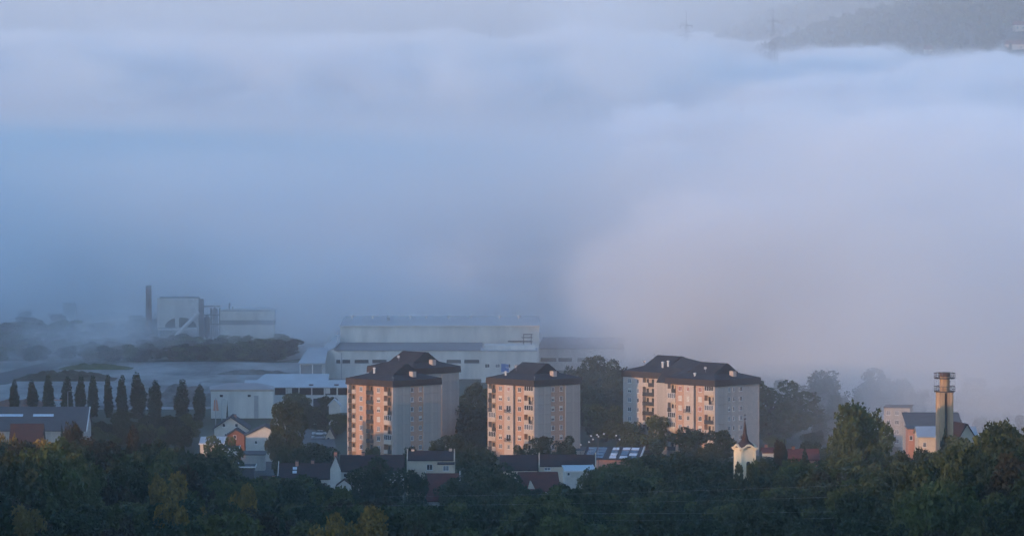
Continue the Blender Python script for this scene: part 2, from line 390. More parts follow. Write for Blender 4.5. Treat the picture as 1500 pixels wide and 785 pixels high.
bay2 = [('log', 0.02, .18, 'recess'), ('wall', 0, .02, 'pale'), ('wall', .18, .38, 'brick_pink'), ('proud', .38, .57, 'beige'), ('gap', .57, .60, ''), ('log2', .57, .60, 'recess'), ('wall', .60, .79, 'brick_orange'), ('log', .79, .985, 'balcony_pale'), ('wall', .985, 1, 'balcony_pale')]
b2 = tower('apartment_building', 'middle apartment tower standing alone, mixed pink and orange facade, grey right wall', 782.5, 1614, bay2, (.365, .675, 'brick_pink'),
      [('L', .02, .18, ['pd', 'dp', 'dp', 'gs', 'pd', 'g', 'dp', 'p']), ('W', .28, 0, 1.3, 1.3, [1, 2, 0, 0, 0, 2, 1, 0]), ('W', .475, -.35, .95, 1.3, [4, 1, 'F', 0, 0, 'F', 0, 1]), ('W', .69, 0, 1.3, 1.35, [0, 2, 0, 0, 0, 2, 1, 0]),
       ('L', .79, .985, ['g', 'pb', 'g', 'pb', 'gs', 'pd', 'pd', 'd']), ('R', .41, 1.15, 1.3), ('R', .585, 1.15, 1.3)], group=GA, seed=5)
roof_bits(b2, [('chimney', 16.6, 10.0, EAVE + 3.0), ('dish', 8.4, 3.0, EAVE + 4.9), ('vent', 5.2, 2.2, EAVE + 2.9), ('pole', 18.7, .3, EAVE + 1.0)])
bay3 = [('log', .02, .19, 'balcony_pale'), ('wall', 0, .02, 'pale'), ('wall', .19, .38, 'brick_pink'), ('proud', .38, .58, 'beige'), ('gap', .58, .61, ''), ('log2', .58, .61, 'recess'), ('wall', .61, .79, 'brick_pink'), ('log', .79, .98, 'balcony_pale'), ('wall', .98, 1, 'balcony_pale')]
b3 = tower('apartment_building', 'front tower of the right-hand apartment pair, pink facade with closed beige shutters', 1047.5, 1614, bay3, (.30, .99, 'pale'),
      [('L', .02, .19, ['pd', 'gs', 'dp', 'g', 'gs', 'd', 'd', 'd']), ('W', .285, 0, 1.35, 1.35, [4, 3, 3, 0, 1, 1, 0, 1]), ('W', .47, -.35, 1.0, 1.3, [4, 3, 'F', 0, 0, 1, 0, 1]), ('W', .70, 0, 1.35, 1.35, [4, 3, 4, 0, 2, 1, 1, 0]),
       ('L', .79, .98, ['g', 'pb', 'gs', 'd', 'pb', 'p', 'pd', 'd']), ('R', .325, .7, 1.3), ('R', .43, .7, 1.3), ('R', .585, 1.2, 1.3)], group=GA, seed=9)
roof_bits(b3, [('chimney', 16.6, 10.0, EAVE + 3.0), ('dish', 12.4, 3.0, EAVE + 4.6), ('vent', 9.0, 2.2, EAVE + 2.6)])
bay4 = [('wall', 0, .42, 'pale'), ('log', .42, .66, 'pale'), ('wall', .66, .92, 'pale'), ('wall', .92, 1, 'grey_panel')]
b3r = tower('apartment_building', 'pale set-back tower of the right-hand apartment pair, joined behind its front tower', 0, 0, bay4, (.4, .6, 'pale'),
      [('W', .14, 0, 1.3, 1.3, [1, 2, 1, 0, 1, 1, 1, 1]), ('W', .32, 0, .9, 1.3, [1, 1, 0, 1, 1, 1, 0, 1]), ('L', .42, .66, ['pd', 'd', 'd', 'd', 'p', 'pd', 'd', 'd']), ('W', .78, 0, 1.2, 1.3, [2, 0, 2, 1, 0, 1, 1, 1])],
      base_loc=(X_(1047.5, 1614) - 12, 1614 + 24), group=GA, e=EAVE + .5, seed=4)
roof_bits(b3r, [('dish', 5.4, 3.4, EAVE + 4.6), ('vent', 12.6, 3.4, EAVE + 4.4), ('vent', 14.4, 3.8, EAVE + 4.8), ('pole', 4.5, 8.5, EAVE + 5), ('chimney', 16.6, 9.9, EAVE + 3.9)])
# stair link between the two right-hand towers
MB().box(-7.2, -.02, 3.5, 12, 0, EAVE - .4).build('stair_link', M['grey_panel'], b3)
MB().loft([[(-7.3, 3.2, EAVE - .39), (-.4, 3.2, EAVE - .39), (-.4, 12.2, EAVE - .39), (-7.3, 12.2, EAVE - .39)], [(-7.3, 7, EAVE + 3.8), (-.2, 7, EAVE + 3.8), (1.2, 8, EAVE + 3.8), (-7.3, 8, EAVE + 3.8)]]).build('link_roof', M['roof_dark'], b3)
MB().loft([[(-11.8, 18.5, EAVE + 6.2), (-15.6, 11.4, EAVE + 1.9), (-8.0, 25.5, EAVE + 1.9)], [(6.2, 9.0, EAVE + 5.76), (2.4, 1.9, EAVE + 1.62), (10.0, 16.0, EAVE + 1.62)]]).build('link_ridge', M['roof_dark'], b3)
# low entrance annex on the right of the middle tower
an = thing('annex', 'low pale flat-roofed annex at the right foot of the middle tower', 'building', (X_(838, 1590), 1590, 0), R(-20))
MB().box(-2.6, 3.6, -2, 3, 0, 4.6).build('wall', M['beige'], an); MB().box(-2.8, 3.8, -2.2, 3.2, 4.603, 4.8).build('roof', M['sheet_grey'], an)
window(an, 1.6, -2.0, 2.8, 1.0, 1.2); window(an, -1.4, -2.0, 2.8, 1.0, 1.2, 1)

# ------------------------------------------------------------------ houses
def house(name, label, px0, px1, Y, py_eave, py_ridge, py_base, depth, wall, roof, axis='y', rz=0, wins=(), chims=(), over=.4, group=None, cat='house', gable=None, peak=.5, door=None):
    """axis 'y': the gable faces the camera; 'x': a roof slope does. wins: (px, py, w, h, style)"""
    W = (px1 - px0) * Y / FPX; cx = X_((px0 + px1) / 2, Y); zb = min(Z_(py_base, Y), ground(cx, Y)); ze = Z_(py_eave, Y) - zb
    Yr = Y + (0 if axis == 'y' else depth / 2); zr = Z_(py_ridge, Yr) - zb
    root = thing(name, label, cat, (cx, Y, zb), rz, group); a, b = -W / 2, W / 2
    if axis == 'y':
        xp = lerp(a, b, peak)
        wl = MB(); wl.add([(a, 0, 0), (b, 0, 0), (b, 0, ze), (xp, 0, zr - .12), (a, 0, ze), (a, depth, 0), (b, depth, 0), (b, depth, ze), (xp, depth, zr - .12), (a, depth, ze)],
                          [(0, 1, 2, 3, 4), (9, 8, 7, 6, 5), (1, 6, 7, 2), (0, 4, 9, 5), (2, 7, 8, 3), (3, 8, 9, 4), (0, 5, 6, 1)])
        wl.build('wall', wall, root)
        for (x0, z0), s in (((a, ze), -1), ((b, ze), 1)):
            sl_ = (zr - z0) / max(.01, abs(xp - x0)); xo = x0 + s * over; zo = z0 - over * sl_
            rf = MB(); t = .22
            rf.loft([[(xp, yy, zr), (xo, yy, zo), (xo, yy, zo + t), (xp, yy, zr + t)] for yy in (-over, depth + over)]) if s > 0 else rf.loft([[(xp, yy, zr), (xp, yy, zr + t), (xo, yy, zo + t), (xo, yy, zo)] for yy in (-over, depth + over)])
            rf.build('roof_slope', roof, root)
    else:
        wl = MB(); wl.add([(a, 0, 0), (a, depth, 0), (a, depth, ze), (a, depth / 2, zr - .12), (a, 0, ze), (b, 0, 0), (b, depth, 0), (b, depth, ze), (b, depth / 2, zr - .12), (b, 0, ze)],
                          [(4, 3, 2, 1, 0), (5, 6, 7, 8, 9), (0, 5, 9, 4), (1, 2, 7, 6), (4, 9, 8, 3), (3, 8, 7, 2), (0, 1, 6, 5)])
        wl.build('wall', wall, root)
        go = .06 if gable else over
        for y0, s in ((0, -1), (depth, 1)):
            sl_ = (zr - ze) / (depth / 2); yo = y0 + s * over; zo = ze - over * sl_; t = .22; ym = depth / 2
            q = [(yo, zo), (ym, zr), (ym, zr + t), (yo, zo + t)]
            MB().loft([[(xx, p[0], p[1]) for p in q] for xx in (a - go, b + go)]).build('roof_slope', roof, root)
        if gable:      # parapet gables standing proud of the roof
            for xx in (a - .3, b + .06):
                MB().loft([[(xx + dx, -.2, 0), (xx + dx, -.2, ze + .45), (xx + dx, depth / 2, zr + .75), (xx + dx, depth + .2, ze + .45), (xx + dx, depth + .2, 0)] for dx in (0, .24)]).build('gable_wall', gable, root)
    for px, py, w_, h, st in wins:
        window(root, X_(px, Y) - cx, -.005, Z_(py, Y) - zb, w_, h, st)
    if door:
        px, w_, h = door; MB().box(X_(px, Y) - cx - w_ / 2, X_(px, Y) - cx + w_ / 2, -.06, -.004, 0.05, h).build('door', M['dark_metal'], root)
    for u, v, hh, m in chims:
        x = lerp(a, b, u); y = lerp(0, depth, v)
        zt = (lerp(ze, zr, 1 - abs(x - xp) / max(.1, W / 2)) if axis == 'y' else lerp(ze, zr, 1 - abs(v - .5) * 2))
        o = MB().box(x - .4, x + .4, y - .35, y + .35, zt - 1.2, zt + hh).build('chimney', M[m], root)
        MB().box(x - .48, x + .48, y - .43, y + .43, zt + hh + .002, zt + hh + .14).build('chimney_cap', M['dark_metal'], o)
    return root
# left group
house('house', 'white gabled house with two upstairs windows, left of the big round tree', 313, 361, 1650, 628, 612, 656, 13, M['white_wall'], M['roof_blue'], wins=[(327, 623.5, .9, 1.05, 0), (345.5, 623.5, .9, 1.05, 0), (329.5, 638, .7, .9, 0)], chims=[(.6, .5, 1.0, 'salmon')], over=.6)
house('house', 'small bare brick gable built onto the front of the white gabled house', 332, 357, 1612, 638, 630, 660, 8, M['red_brick'], M['roof_blue'], wins=[(343, 640.5, .9, 1.1, 0)], over=.5)
house('house', 'white house with one small window half hidden by the big round tree', 359, 414, 1606, 638.5, 625, 666, 11, M['white_wall'], M['roof_blue'], wins=[(374, 648.5, .8, .9, 0)], over=.5, door=(367, 1.0, 2.1))
def flat_building(name, label, px0, px1, Y, py_top, depth, wall, roof, edge=None, rz=0, wins=(), tilt=0, cat='building', base=None):
    W = (px1 - px0) * Y / FPX; cx = X_((px0 + px1) / 2, Y); zb = ground(cx, Y) if base is None else base; h = Z_(py_top, Y) - zb
    root = thing(name, label, cat, (cx, Y, zb), rz); a, b = -W / 2, W / 2
    wl = MB(); wl.add([(a, 0, 0), (b, 0, 0), (b, depth, 0), (a, depth, 0), (a, 0, h - .2), (b, 0, h - .2), (b, depth, h - .2 + tilt), (a, depth, h - .2 + tilt)],
                      [(3, 2, 1, 0), (4, 5, 6, 7), (0, 1, 5, 4), (1, 2, 6, 5), (2, 3, 7, 6), (3, 0, 4, 7)]); wl.build('wall', wall, root)
    e = .3; r = MB(); sl_ = tilt / depth * e
    r.loft([[(a - e, -e, h - .19 - sl_), (b + e, -e, h - .19 - sl_), (b + e, depth + e, h - .19 + tilt + sl_), (a - e, depth + e, h - .19 + tilt + sl_)],
            [(a - e, -e, h - sl_), (b + e, -e, h - sl_), (b + e, depth + e, h + tilt + sl_), (a - e, depth + e, h + tilt + sl_)]]); r.build('roof', roof, root)
    if edge:
        MB().box(a - e - .1, b + e + .1, -e - .1, -e - .003, h - .32 - sl_, h + .05 - sl_).build('roof_edge', edge, root)
        MB().loft([[(b + e + .003, -e, h - .3 - sl_), (b + e + .15, -e, h - .3 - sl_), (b + e + .15, -e, h + .12 - sl_), (b + e + .003, -e, h + .12 - sl_)],
                   [(b + e + .003, depth + e, h - .3 + tilt + sl_), (b + e + .15, depth + e, h - .3 + tilt + sl_), (b + e + .15, depth + e, h + .12 + tilt + sl_), (b + e + .003, depth + e, h + .12 + tilt + sl_)]]).build('roof_edge', edge, root)
    for px, py, w_, hh, st in wins: window(root, X_(px, Y) - cx, -.005, Z_(py, Y) - zb, w_, hh, st)
    return root
flat_building('shed', 'flat shed with a pale sheet metal roof below the white gabled house', 292, 325, 1585, 650, 9, M['cream_wall'], M['sheet_metal'], M['white_trim'], tilt=1.2, cat='shed', wins=[(315, 656, .8, .8, 0)])
flat_building('shed', 'small dark shed with a bright white roof edge beside the courtyard', 323, 347, 1545, 657.5, 8, M['white_wall'], M['roof_blue'], M['white_trim'], tilt=.2, cat='shed')
flat_building('carport', 'open grey carport roof over the courtyard', 352, 387, 1560, 666, 6, M['grey_panel'], M['sheet_grey'], None, tilt=.5, cat='carport', base=1.2)
flat_building('garage', 'low garage with a dark flat roof and pale front edge above the red roof', 343, 371, 1500, 684, 7, M['sheet_grey'], M['roof_blue'], M['white_trim'], tilt=.1, cat='garage')
house('house', 'house with a broad dull red roof sloping down behind the near trees', 372, 432, 1420, 722, 699, 760, 12, M['white_wall'], M['roof_brown'], axis='x', rz=R(-12), chims=[(.35, .4, 1.0, 'salmon')])
h = house('house', 'long dark red roofed house with two small skylights', 407, 486, 1490, 702, 680, 720, 12, M['white_wall'], M['roof_brown'], axis='x', chims=[(.33, .42, 1.3, 'salmon'), (.62, .5, .9, 'salmon')], gable=M['white_wall'])
for i, dz in ((0, 0), (1, 1)):
    o = MB().box(-.55, .55, -.5, .5, -.06, .12).build('skylight', M['skylight'], h, (-2.9, 2.2 + dz * 1.5, 3.7 + dz * .98)); o.rotation_euler = (R(33), 0, 0)
    o.location.z = lerp(Z_(702, 1490), Z_(680, 1496), (2.2 + dz * 1.5) / 6) - h.location.z + .3
house('house', 'narrow white gabled end house with a chimney on its peak, left of the dark tree', 483, 498, 1432, 688, 669, 722, 9, M['white_wall'], M['roof_brown'], chims=[(.5, .15, 1.1, 'salmon')], over=.1, peak=.52)
house('house', 'long dark roofed house stretching right from the narrow white gable', 498.5, 590, 1436, 691, 668, 722, 11, M['white_wall'], M['roof_brown'], axis='x', over=.3, chims=[(.35, .5, .8, 'salmon')], wins=[(505, 697, .9, 1.0, 0)])
house('porch', 'little gabled porch below the narrow white gable', 493, 514, 1424, 712, 704, 724, 4, M['white_wall'], M['roof_brown'], over=.3, cat='porch')
house('house', 'cream fronted house with one square dark window and brown roof', 597, 664, 1452, 675, 662, 705, 11, M['cream_wall'], M['roof_brown'], axis='x', wins=[(629, 685, 1.5, 1.5, 0)], gable=M['cream_wall'], chims=[(.93, .5, .8, 'balcony_pale'), (.1, .5, .6, 'balcony_pale')])
flat_building('bay', 'lower bay with a framed window on the right of the cream fronted house', 642, 664, 1446, 680, 5.5, M['cream_wall'], M['roof_brown'], None, wins=[(653, 686.5, 1.5, 1.3, 1)], cat='house')
house('house', 'red tiled lean roof with white trim down its left edge, below the cream front', 623, 672, 1405, 735, 695, 750, 18, M['white_wall'], M['roof_red'], axis='x', over=.3, gable=M['white_wall'])
house('house', 'brown roofed terrace house left of the pale party wall', 733, 787, 1456, 690, 668, 715, 12, M['cream_wall'], M['roof_brown'], axis='x', wins=[(770, 693, .8, .9, 3)], over=.2)
house('house', 'brown roofed terrace house between the pale party wall and the white flat building', 791, 872, 1458, 684, 667.5, 712, 10, M['cream_wall'], M['roof_brown'], axis='x', wins=[(802, 687.5, 1.6, .8, 1)], gable=M['cream_wall'], over=.2)
h = house('house', 'red tiled house with a small pale dormer below the brown terrace', 764, 820, 1415, 720, 693, 735, 13, M['white_wall'], M['roof_red'], axis='x', over=.3, rz=R(6))
o = MB(); o.add([(-.9, 0, 0), (.9, 0, 0), (0, 0, 1.9), (-.9, 3, 0), (.9, 3, 0), (0, 3, 1.9)], [(0, 1, 2), (5, 4, 3), (0, 2, 5, 3), (1, 4, 5, 2), (0, 3, 4, 1)])
d = o.build('dormer', M['cream_wall'], h, (-2.3, .3, 1.2)); d.location.z = Z_(717, 1415) - h.location.z
flat_building('house', 'plain white cube of a house standing among the trees', 829, 871, 1376, 690, 9, M['white_wall'], M['sheet_metal'], M['white_trim'], rz=R(4), tilt=.6, wins=[(833, 695, .7, .8, 0)], cat='house')
# blue-black roof with panels
Y = 1560; r = thing('workshop_building', 'building with a blue black glazed panel roof, white verge and salmon end wall', 'building', (X_(897, Y), Y, 0), R(-8))
MB().add([(-8, 0, 0), (7.2, 0, 0), (7.2, 0, 4.2), (-8, 0, 4.2), (-8, 11, 0), (7.2, 11, 0), (7.2, 11, 6.6), (-8, 11, 6.6)], [(0, 1, 2, 3), (5, 4, 7, 6), (1, 5, 6, 2), (4, 0, 3, 7), (3, 2, 6, 7), (4, 5, 1, 0)]).build('wall', M['salmon'], r)
MB().loft([[(-8.4, -.4, 4.15), (7.5, -.4, 4.15), (7.5, 11.3, 6.7), (-8.4, 11.3, 6.7)], [(-8.4, -.4, 4.35), (7.5, -.4, 4.35), (7.5, 11.3, 6.9), (-8.4, 11.3, 6.9)]]).build('roof', M['roof_blue'], r)
MB().loft([[(7.51, -.5, 4.0), (7.8, -.5, 4.0), (7.8, -.5, 4.6), (7.51, -.5, 4.6)], [(7.51, 11.4, 6.55), (7.8, 11.4, 6.55), (7.8, 11.4, 7.15), (7.51, 11.4, 7.15)]]).build('verge', M['white_trim'], r)
for j in range(4):
    for i, (a, b_) in enumerate(((-7.6, -5.4), (-5.0, -2.6), (-.9, .9), (1.9, 3.9), (4.3, 6.4))):
        y0 = .6 + j * 2.6; z0 = 4.36 + (y0 + .4) / 11.7 * 2.55; y1 = y0 + 1.9; z1 = 4.36 + (y1 + .4) / 11.7 * 2.55
        MB().loft([[(a, y0, z0), (b_, y0, z0), (b_, y1, z1), (a, y1, z1)], [(a, y0, z0 + .1), (b_, y0, z0 + .1), (b_, y1, z1 + .1), (a, y1, z1 + .1)]]).build('roof_panel', M['skylight' if (i >= 2 and j != 2) and (i + j) % 4 else 'solar'], r)
for k, (px, py) in enumerate([(866, 639), (875, 637.5), (885, 636), (903, 638.5), (869, 644), (863, 648), (877, 640), (908, 644), (851, 652)]):
    Yp = 1556 + (k % 3) * 7; zt = Z_(py, Yp)
    lp = thing('yard_lamp', 'small white globe lamp on a dark pole by the blue panel roof', 'lamp', (X_(px, Yp), Yp, 0), 0, 'globe lamps round the blue panel roof')
    MB().tube((0, 0, 0), (0, 0, zt - .2), .06).build('pole', M['steel'], lp); MB().lathe([(.02, zt - .25), (.2, zt - .15), (.27, zt), (.2, zt + .17), (.02, zt + .25)], 10).build('globe', M['white_trim'], lp)
house('house', 'far small red roofed house in the mist right of the church', 1119, 1143, 1530, 664, 657, 680, 8, M['white_wall'], M['roof_red'], axis='x', chims=[(.2, .5, 1, 'red_brick')])
house('house', 'wide red tiled house seen between the conifer and the big sunlit tree', 1158, 1200, 1500, 674, 659, 690, 10, M['salmon'], M['roof_red'], axis='x', chims=[(.15, .5, .8, 'red_brick')])
house('house', 'red roof low among the trees at the lower right', 1298, 1345, 1380, 694, 684, 704, 9, M['salmon'], M['roof_red'], axis='x')
house('house', 'tan hut with a grey gable roof by the parked cars', 476, 489, 1690, 641, 628, 656, 7, M['cream_wall'], M['roof_brown'], wins=[(480.5, 644, .8, 1.2, 0)], over=.5)
house('house', 'sunlit orange gable peeping out left of the leftmost tower', 490, 501, 1715, 626, 614, 640, 6, M['red_brick'], M['roof_blue'], over=.3)
house('house', 'small white gabled shed in the trees below the long open barn', 481, 497, 1745, 594, 586, 606, 6, M['white_wall'], M['sheet_metal'], over=.4, cat='shed')
house('house', 'small gabled lean-to with a pale roof edge right of the ribbed warehouse', 401, 418, 1730, 600, 592, 612, 7, M['white_wall'], M['sheet_metal'], over=.4, cat='shed')
# left barn with skylight strips
Y = 1600; h = house('barn', 'long low barn with a grey roof and two bright skylight strips', -40, 122, Y, 631, 597, 650, 26, M['grey_panel'], M['sheet_grey'], axis='x', over=.5, cat='barn')
zb = h.location.z
for px0, px1 in ((-20, 32), (47, 77)):
    Yq = Y + 8.0; zq = lerp(Z_(631, Y), Z_(597, Y + 13), 8.0 / 13) - zb + .24
    xa = X_(px0, Yq) - h.location.x; xb = X_(px1, Yq) - h.location.x
    o = MB().box(xa, xb, -.7, .7, -.03, .07).build('skylight', M['skylight'], h, (0, 8.0, zq)); o.rotation_euler = (math.atan2(Z_(597, Y + 13) - Z_(631, Y), 13), 0, 0)
MB().loft([[(X_(122, Y) - h.location.x + .55, -.5, Z_(633, Y) - zb), (X_(122, Y) - h.location.x + .85, -.5, Z_(633, Y) - zb), (X_(122, Y) - h.location.x + .85, -.5, Z_(631, Y) - zb), (X_(122, Y) - h.location.x + .55, -.5, Z_(631, Y) - zb)],
           [(X_(122, Y) - h.location.x + .55, 13, Z_(597, Y + 13) - zb), (X_(122, Y) - h.location.x + .85, 13, Z_(597, Y + 13) - zb), (X_(122, Y) - h.location.x + .85, 13, Z_(595.5, Y + 13) - zb), (X_(122, Y) - h.location.x + .55, 13, Z_(595.5, Y + 13) - zb)]]).build('verge', M['white_trim'], h)
house('house', 'plum brown roof in front of the long barn', 14, 58, 1500, 648, 622, 670, 10, M['salmon'], M['roof_brown'], axis='x', over=.5)

# ------------------------------------------------------------------ church
Y = 1280; cx = X_(1092, Y); zt = Z_(658, Y)
ch = thing('church_tower', 'sunlit cream church tower with a dark onion-based needle spire rising from the trees', 'church tower', (cx, Y, ground(cx, Y)), R(24)); gz = ch.location.z
zt -= gz; hw = 1.78
body = MB().box(-hw, hw, -hw, hw, 0, zt); body.build('wall', M['church_wall'], ch)
for a in range(4):                      # arched belfry openings and corner pilasters
    q = put('belfry_opening', None, ch, (0, 0, 0), a * PI / 2)
    pts = [(-.5, zt - 5.2), (.5, zt - 5.2), (.5, zt - 3.2)] + [(.5 * math.cos(t), zt - 3.2 + .5 * math.sin(t)) for t in [PI * i / 6 for i in range(1, 6)]] + [(-.5, zt - 3.2)]
    o = MB().loft([[(x, yy, z) for x, z in pts] for yy in (-hw - .03, -hw + .05)]); q.data = None
    bpy.data.objects.remove(q)
    o.build('belfry_opening', M['glass'], ch, (0, 0, 0), a * PI / 2)
    MB().box(-hw - .09, -hw + .45, -hw - .09, -hw + .45, 0, zt - .01).build('pilaster', M['church_wall'], ch, (0, 0, 0), a * PI / 2)
# cornice that swells upwards in the middle of each side
for a in range(4):
    n = 12; top = []
    for i in range(n + 1):
        u = i / n * 2 - 1; top.append((u * (hw + .45), zt + .12 + .75 * max(0, math.cos(u * PI * .72)) ** 1.5))
    f = MB(); rings = []
    for x, z in top: rings.append([(x, -hw - .5, z), (x, -hw - .5, z + .28), (x, -hw + .3, z + .28), (x, -hw + .3, zt - .3)])
    f.loft(rings).build('cornice', M['church_wall'], ch, (0, 0, 0), a * PI / 2)
zsp = zt + .4
prof = [(2.25, zsp), (2.1, zsp + .35), (1.5, zsp + .9), (.95, zsp + 1.4), (.72, zsp + 1.8), (.78, zsp + 2.1), (.6, zsp + 2.5), (.42, zsp + 3.1), (.30, zsp + 4.6), (.05, zsp + 6.2)]
MB().lathe(prof, 16).build('spire', M['spire'], ch)
o = MB().lathe([(.03, zsp + 6.1), (.26, zsp + 6.25), (.26, zsp + 6.45), (.03, zsp + 6.6)], 10).build('finial_ball', M['spire'], ch)
MB().box(-.05, .05, -.05, .05, zsp + 6.55, zsp + 7.6).box(-.3, .3, -.045, .045, zsp + 7.1, zsp + 7.2).build('cross', M['spire'], ch)

# ------------------------------------------------------------------ concrete chimney tower with platforms
Y = 1430; cx = X_(1385, Y); z0 = ground(cx, Y)
tw = thing('chimney_tower', 'tall sunlit concrete chimney tower with two railed platforms and a ladder', 'chimney tower', (cx, Y, z0), R(10))
zz = lambda py: Z_(py, Y) - z0
r1 = 2.22; r2 = 1.3
MB().lathe([(r1 + .1, 0), (r1, zz(600)), (r1, zz(574))], 20).build('shaft', M['concrete'], tw)
MB().lathe([(r2, zz(574)), (r2, zz(547))], 16).build('flue', M['concrete'], tw)
MB().lathe([(r2 + .12, zz(552)), (r2 + .12, zz(546))], 16).build('flue_cap', M['rust'], tw)
for sx in (-1, 1):
    MB().box(sx * 1.0 - .45 - .4, sx * 1.0 + .4, -r1 - .35, -r1 + .9, 0, zz(574.5)).build('rib', M['concrete'], tw)
MB().box(-.55, .5, -r1 - .1, -r1 + .3, 0, zz(575)).build('recess_panel', M['steel'], tw)
ld = MB()
for xx in (-.1, .5): ld.box(xx - .03, xx + .03, -r1 - .42, -r1 - .36, 0, zz(572))
z = .4
while z < zz(572): ld.box(-.1, .5, -r1 - .4, -r1 - .37, z, z + .04); z += .45
lo = ld.build('ladder', M['rust'], tw)
for py in (585.5 - 12.5, 553.5):
    zf = zz(py); rr = 2.7
    pl = MB().lathe([(rr, zf - .22), (rr, zf)], 8).build('platform', M['steel'], tw)
    rl = MB()
    P = [(rr * .98 * math.cos(PI / 8 + i * PI / 4), rr * .98 * math.sin(PI / 8 + i * PI / 4)) for i in range(8)]
    for i in range(8):
        (xa, ya), (xb, yb) = P[i], P[(i + 1) % 8]
        for hh in (.02, .55, 1.1, 1.25): rl.tube((xa, ya, zf + hh), (xb, yb, zf + hh), .045, n=4)
        rl.tube((xa, ya, zf), (xa, ya, zf + 1.28), .06, n=4); rl.tube(((xa + xb) / 2, (ya + yb) / 2, zf), ((xa + xb) / 2, (ya + yb) / 2, zf + 1.25), .04, n=4)
    rl.build('railing', M['steel'], pl)
# thin stays between the platforms
st = MB()
for i in range(8): st.tube((*[q * 1 for q in P[i]], zz(572)), (*P[i], zz(553.5)), .025, n=3)
st.build('stay', M['steel'], tw)

# buildings round the chimney tower
house('boiler_house', 'cream boiler house with a pale blue sheet roof at the foot of the chimney tower', 1347, 1432, 1452, 641, 626, 668, 14, M['cream_wall'], M['sheet_metal'], axis='x', over=.4, cat='building', wins=[(1356, 652, .9, 1.2, 1)])
flat_building('building', 'salmon end wall left of the cream boiler house', 1332, 1347, 1470, 628, 10, M['salmon'], M['sheet_grey'], wins=[(1336, 642, .8, 1.2, 0)])
flat_building('building', 'long low grey roofed building behind the boiler house', 1331, 1412, 1560, 626, 20, M['grey_panel'], M['sheet_grey'], tilt=2.6)
house('house', 'small cream gable with a chimney and plum roof right of the chimney tower', 1406, 1430, 1440, 640, 622, 660, 8, M['cream_wall'], M['roof_brown'], rz=R(20), over=.4, chims=[(.8, .3, .6, 'salmon')])
Y = 1660; ap = thing('apartment_building', 'grey four storey apartment block fading into mist left of the chimney tower', 'building', (X_(1296, Y), Y, 0), R(-8))
MB().box(0, 7.6, 0, 11, 0, Z_(598, Y)).build('wall', M['grey_panel'], ap); MB().box(-.2, 7.8, -.2, 11.2, Z_(598, Y) + .003, Z_(598, Y) + .25).build('roof', M['sheet_grey'], ap)
for k in range(4):
    for u in (1.3, 3.8, 6.3): window(ap, u, -.005, Z_(605, Y) - 2.75 * k, 1.2, 1.3, (k + int(u)) % 2)
Y = 1760; ap = thing('apartment_building', 'low pale apartment row in the mist behind the chimney tower', 'building', (X_(1300, Y), Y, 0), R(4))
MB().box(0, 21, 0, 10, 0, Z_(599, Y)).build('wall', M['cream_wall'], ap); MB().box(-.2, 21.2, -.2, 10.2, Z_(599, Y) + .003, Z_(599, Y) + .25).build('roof', M['sheet_grey'], ap)
for i in range(8):
    for k in range(2): window(ap, 1.6 + i * 2.55, -.005, Z_(606, Y) - 2.8 * k, 1.2, 1.3, (i + k) % 3 % 2)
for i in range(5): MB().box(.3 + i * 4.6, 1.1 + i * 4.6, 3, 3.8, Z_(599, Y) + .26, Z_(599, Y) + 1.4).build('chimney', M['pale'], ap)
Y = 1850
for px0, px1, py, lb in ((1395, 1425, 585, 'pale grey block lost in the mist right of the chimney tower'), (1432, 1452, 596, 'small pale house front in the mist at far right'), (1462, 1500, 606, 'low misty white shed roof at the far right edge')):
    W = (px1 - px0) * Y / FPX; t = thing('building', lb, 'building', (X_(px0, Y), Y, 0), 0)
    MB().box(0, W, 0, 9, 0, Z_(py, Y)).build('wall', M['pale'], t); MB().box(-.2, W + .2, -.2, 9.2, Z_(py, Y) + .003, Z_(py, Y) + .4).build('roof', M['sheet_grey'], t)
    for i in range(max(1, int(W / 3))): window(t, 1.5 + i * 3, -.005, Z_(py, Y) - 1.7, 1.2, 1.3, 0)

# ------------------------------------------------------------------ ribbed warehouse, long barn
Y = 1775; x0 = X_(308, Y); x1 = X_(400, Y); hgt = Z_(571, Y)
wh = thing('warehouse', 'pale ribbed warehouse with a stained hip roof behind the white gabled house', 'warehouse', (x0, Y, 0), R(3)); W = x1 - x0
box_part('wall', M['hall_wall'], wh, 0, W, 0, 16, 0, hgt)
n = 9
for i in range(n):
    a = W * i / n; b = W * (i + 1) / n
    box_part('wall_panel', M['hall_wall'], wh, a + .12, b - .12, -.12, -.003, .2, hgt - .7)
    if i in (1, 5): box_part('window', M['glass'], wh, a + .6, b - .6, -.16, -.123, hgt - 2.3, hgt - 1.6)
    if i == 6: box_part('door', M['galv'], wh, a + .4, b - .4, -.2, -.123, .1, hgt - 1.9)
box_part('eaves_beam', M['grey_panel'], wh, -.1, W + .1, -.3, -.003, hgt - .6, hgt)
MB().loft([[(-.4, -.5, hgt + .01), (W + .3, -.5, hgt + .01), (W + .3, 16.3, hgt + .01), (-.4, 16.3, hgt + .01)], [(5.5, 7.5, hgt + 1.5), (W - 5, 7.5, hgt + 1.5), (W - 5, 8.5, hgt + 1.5), (5.5, 8.5, hgt + 1.5)]]).build('roof', M['sheet_rust'], wh)
Y = 1800; x0 = X_(356, Y); x1 = X_(512, Y); W = x1 - x0
ob = thing('open_barn', 'long open-sided barn with pale blue sheet roof and dark bays', 'barn', (x0 + 9.5, Y, 0), 0); W -= 9.5
ze = Z_(568, Y)
box_part('back_wall', M['dark_metal'], ob, 0, W, 9, 9.3, 0, ze)
box_part('parapet_wall', M['hall_wall'], ob, 0, W, 0, .3, 0, Z_(579, Y))
n = 6
for i in range(n + 1): box_part('column', M['hall_wall'], ob, W * i / n - .2, W * i / n + .2, -.05, .35, 0, ze)
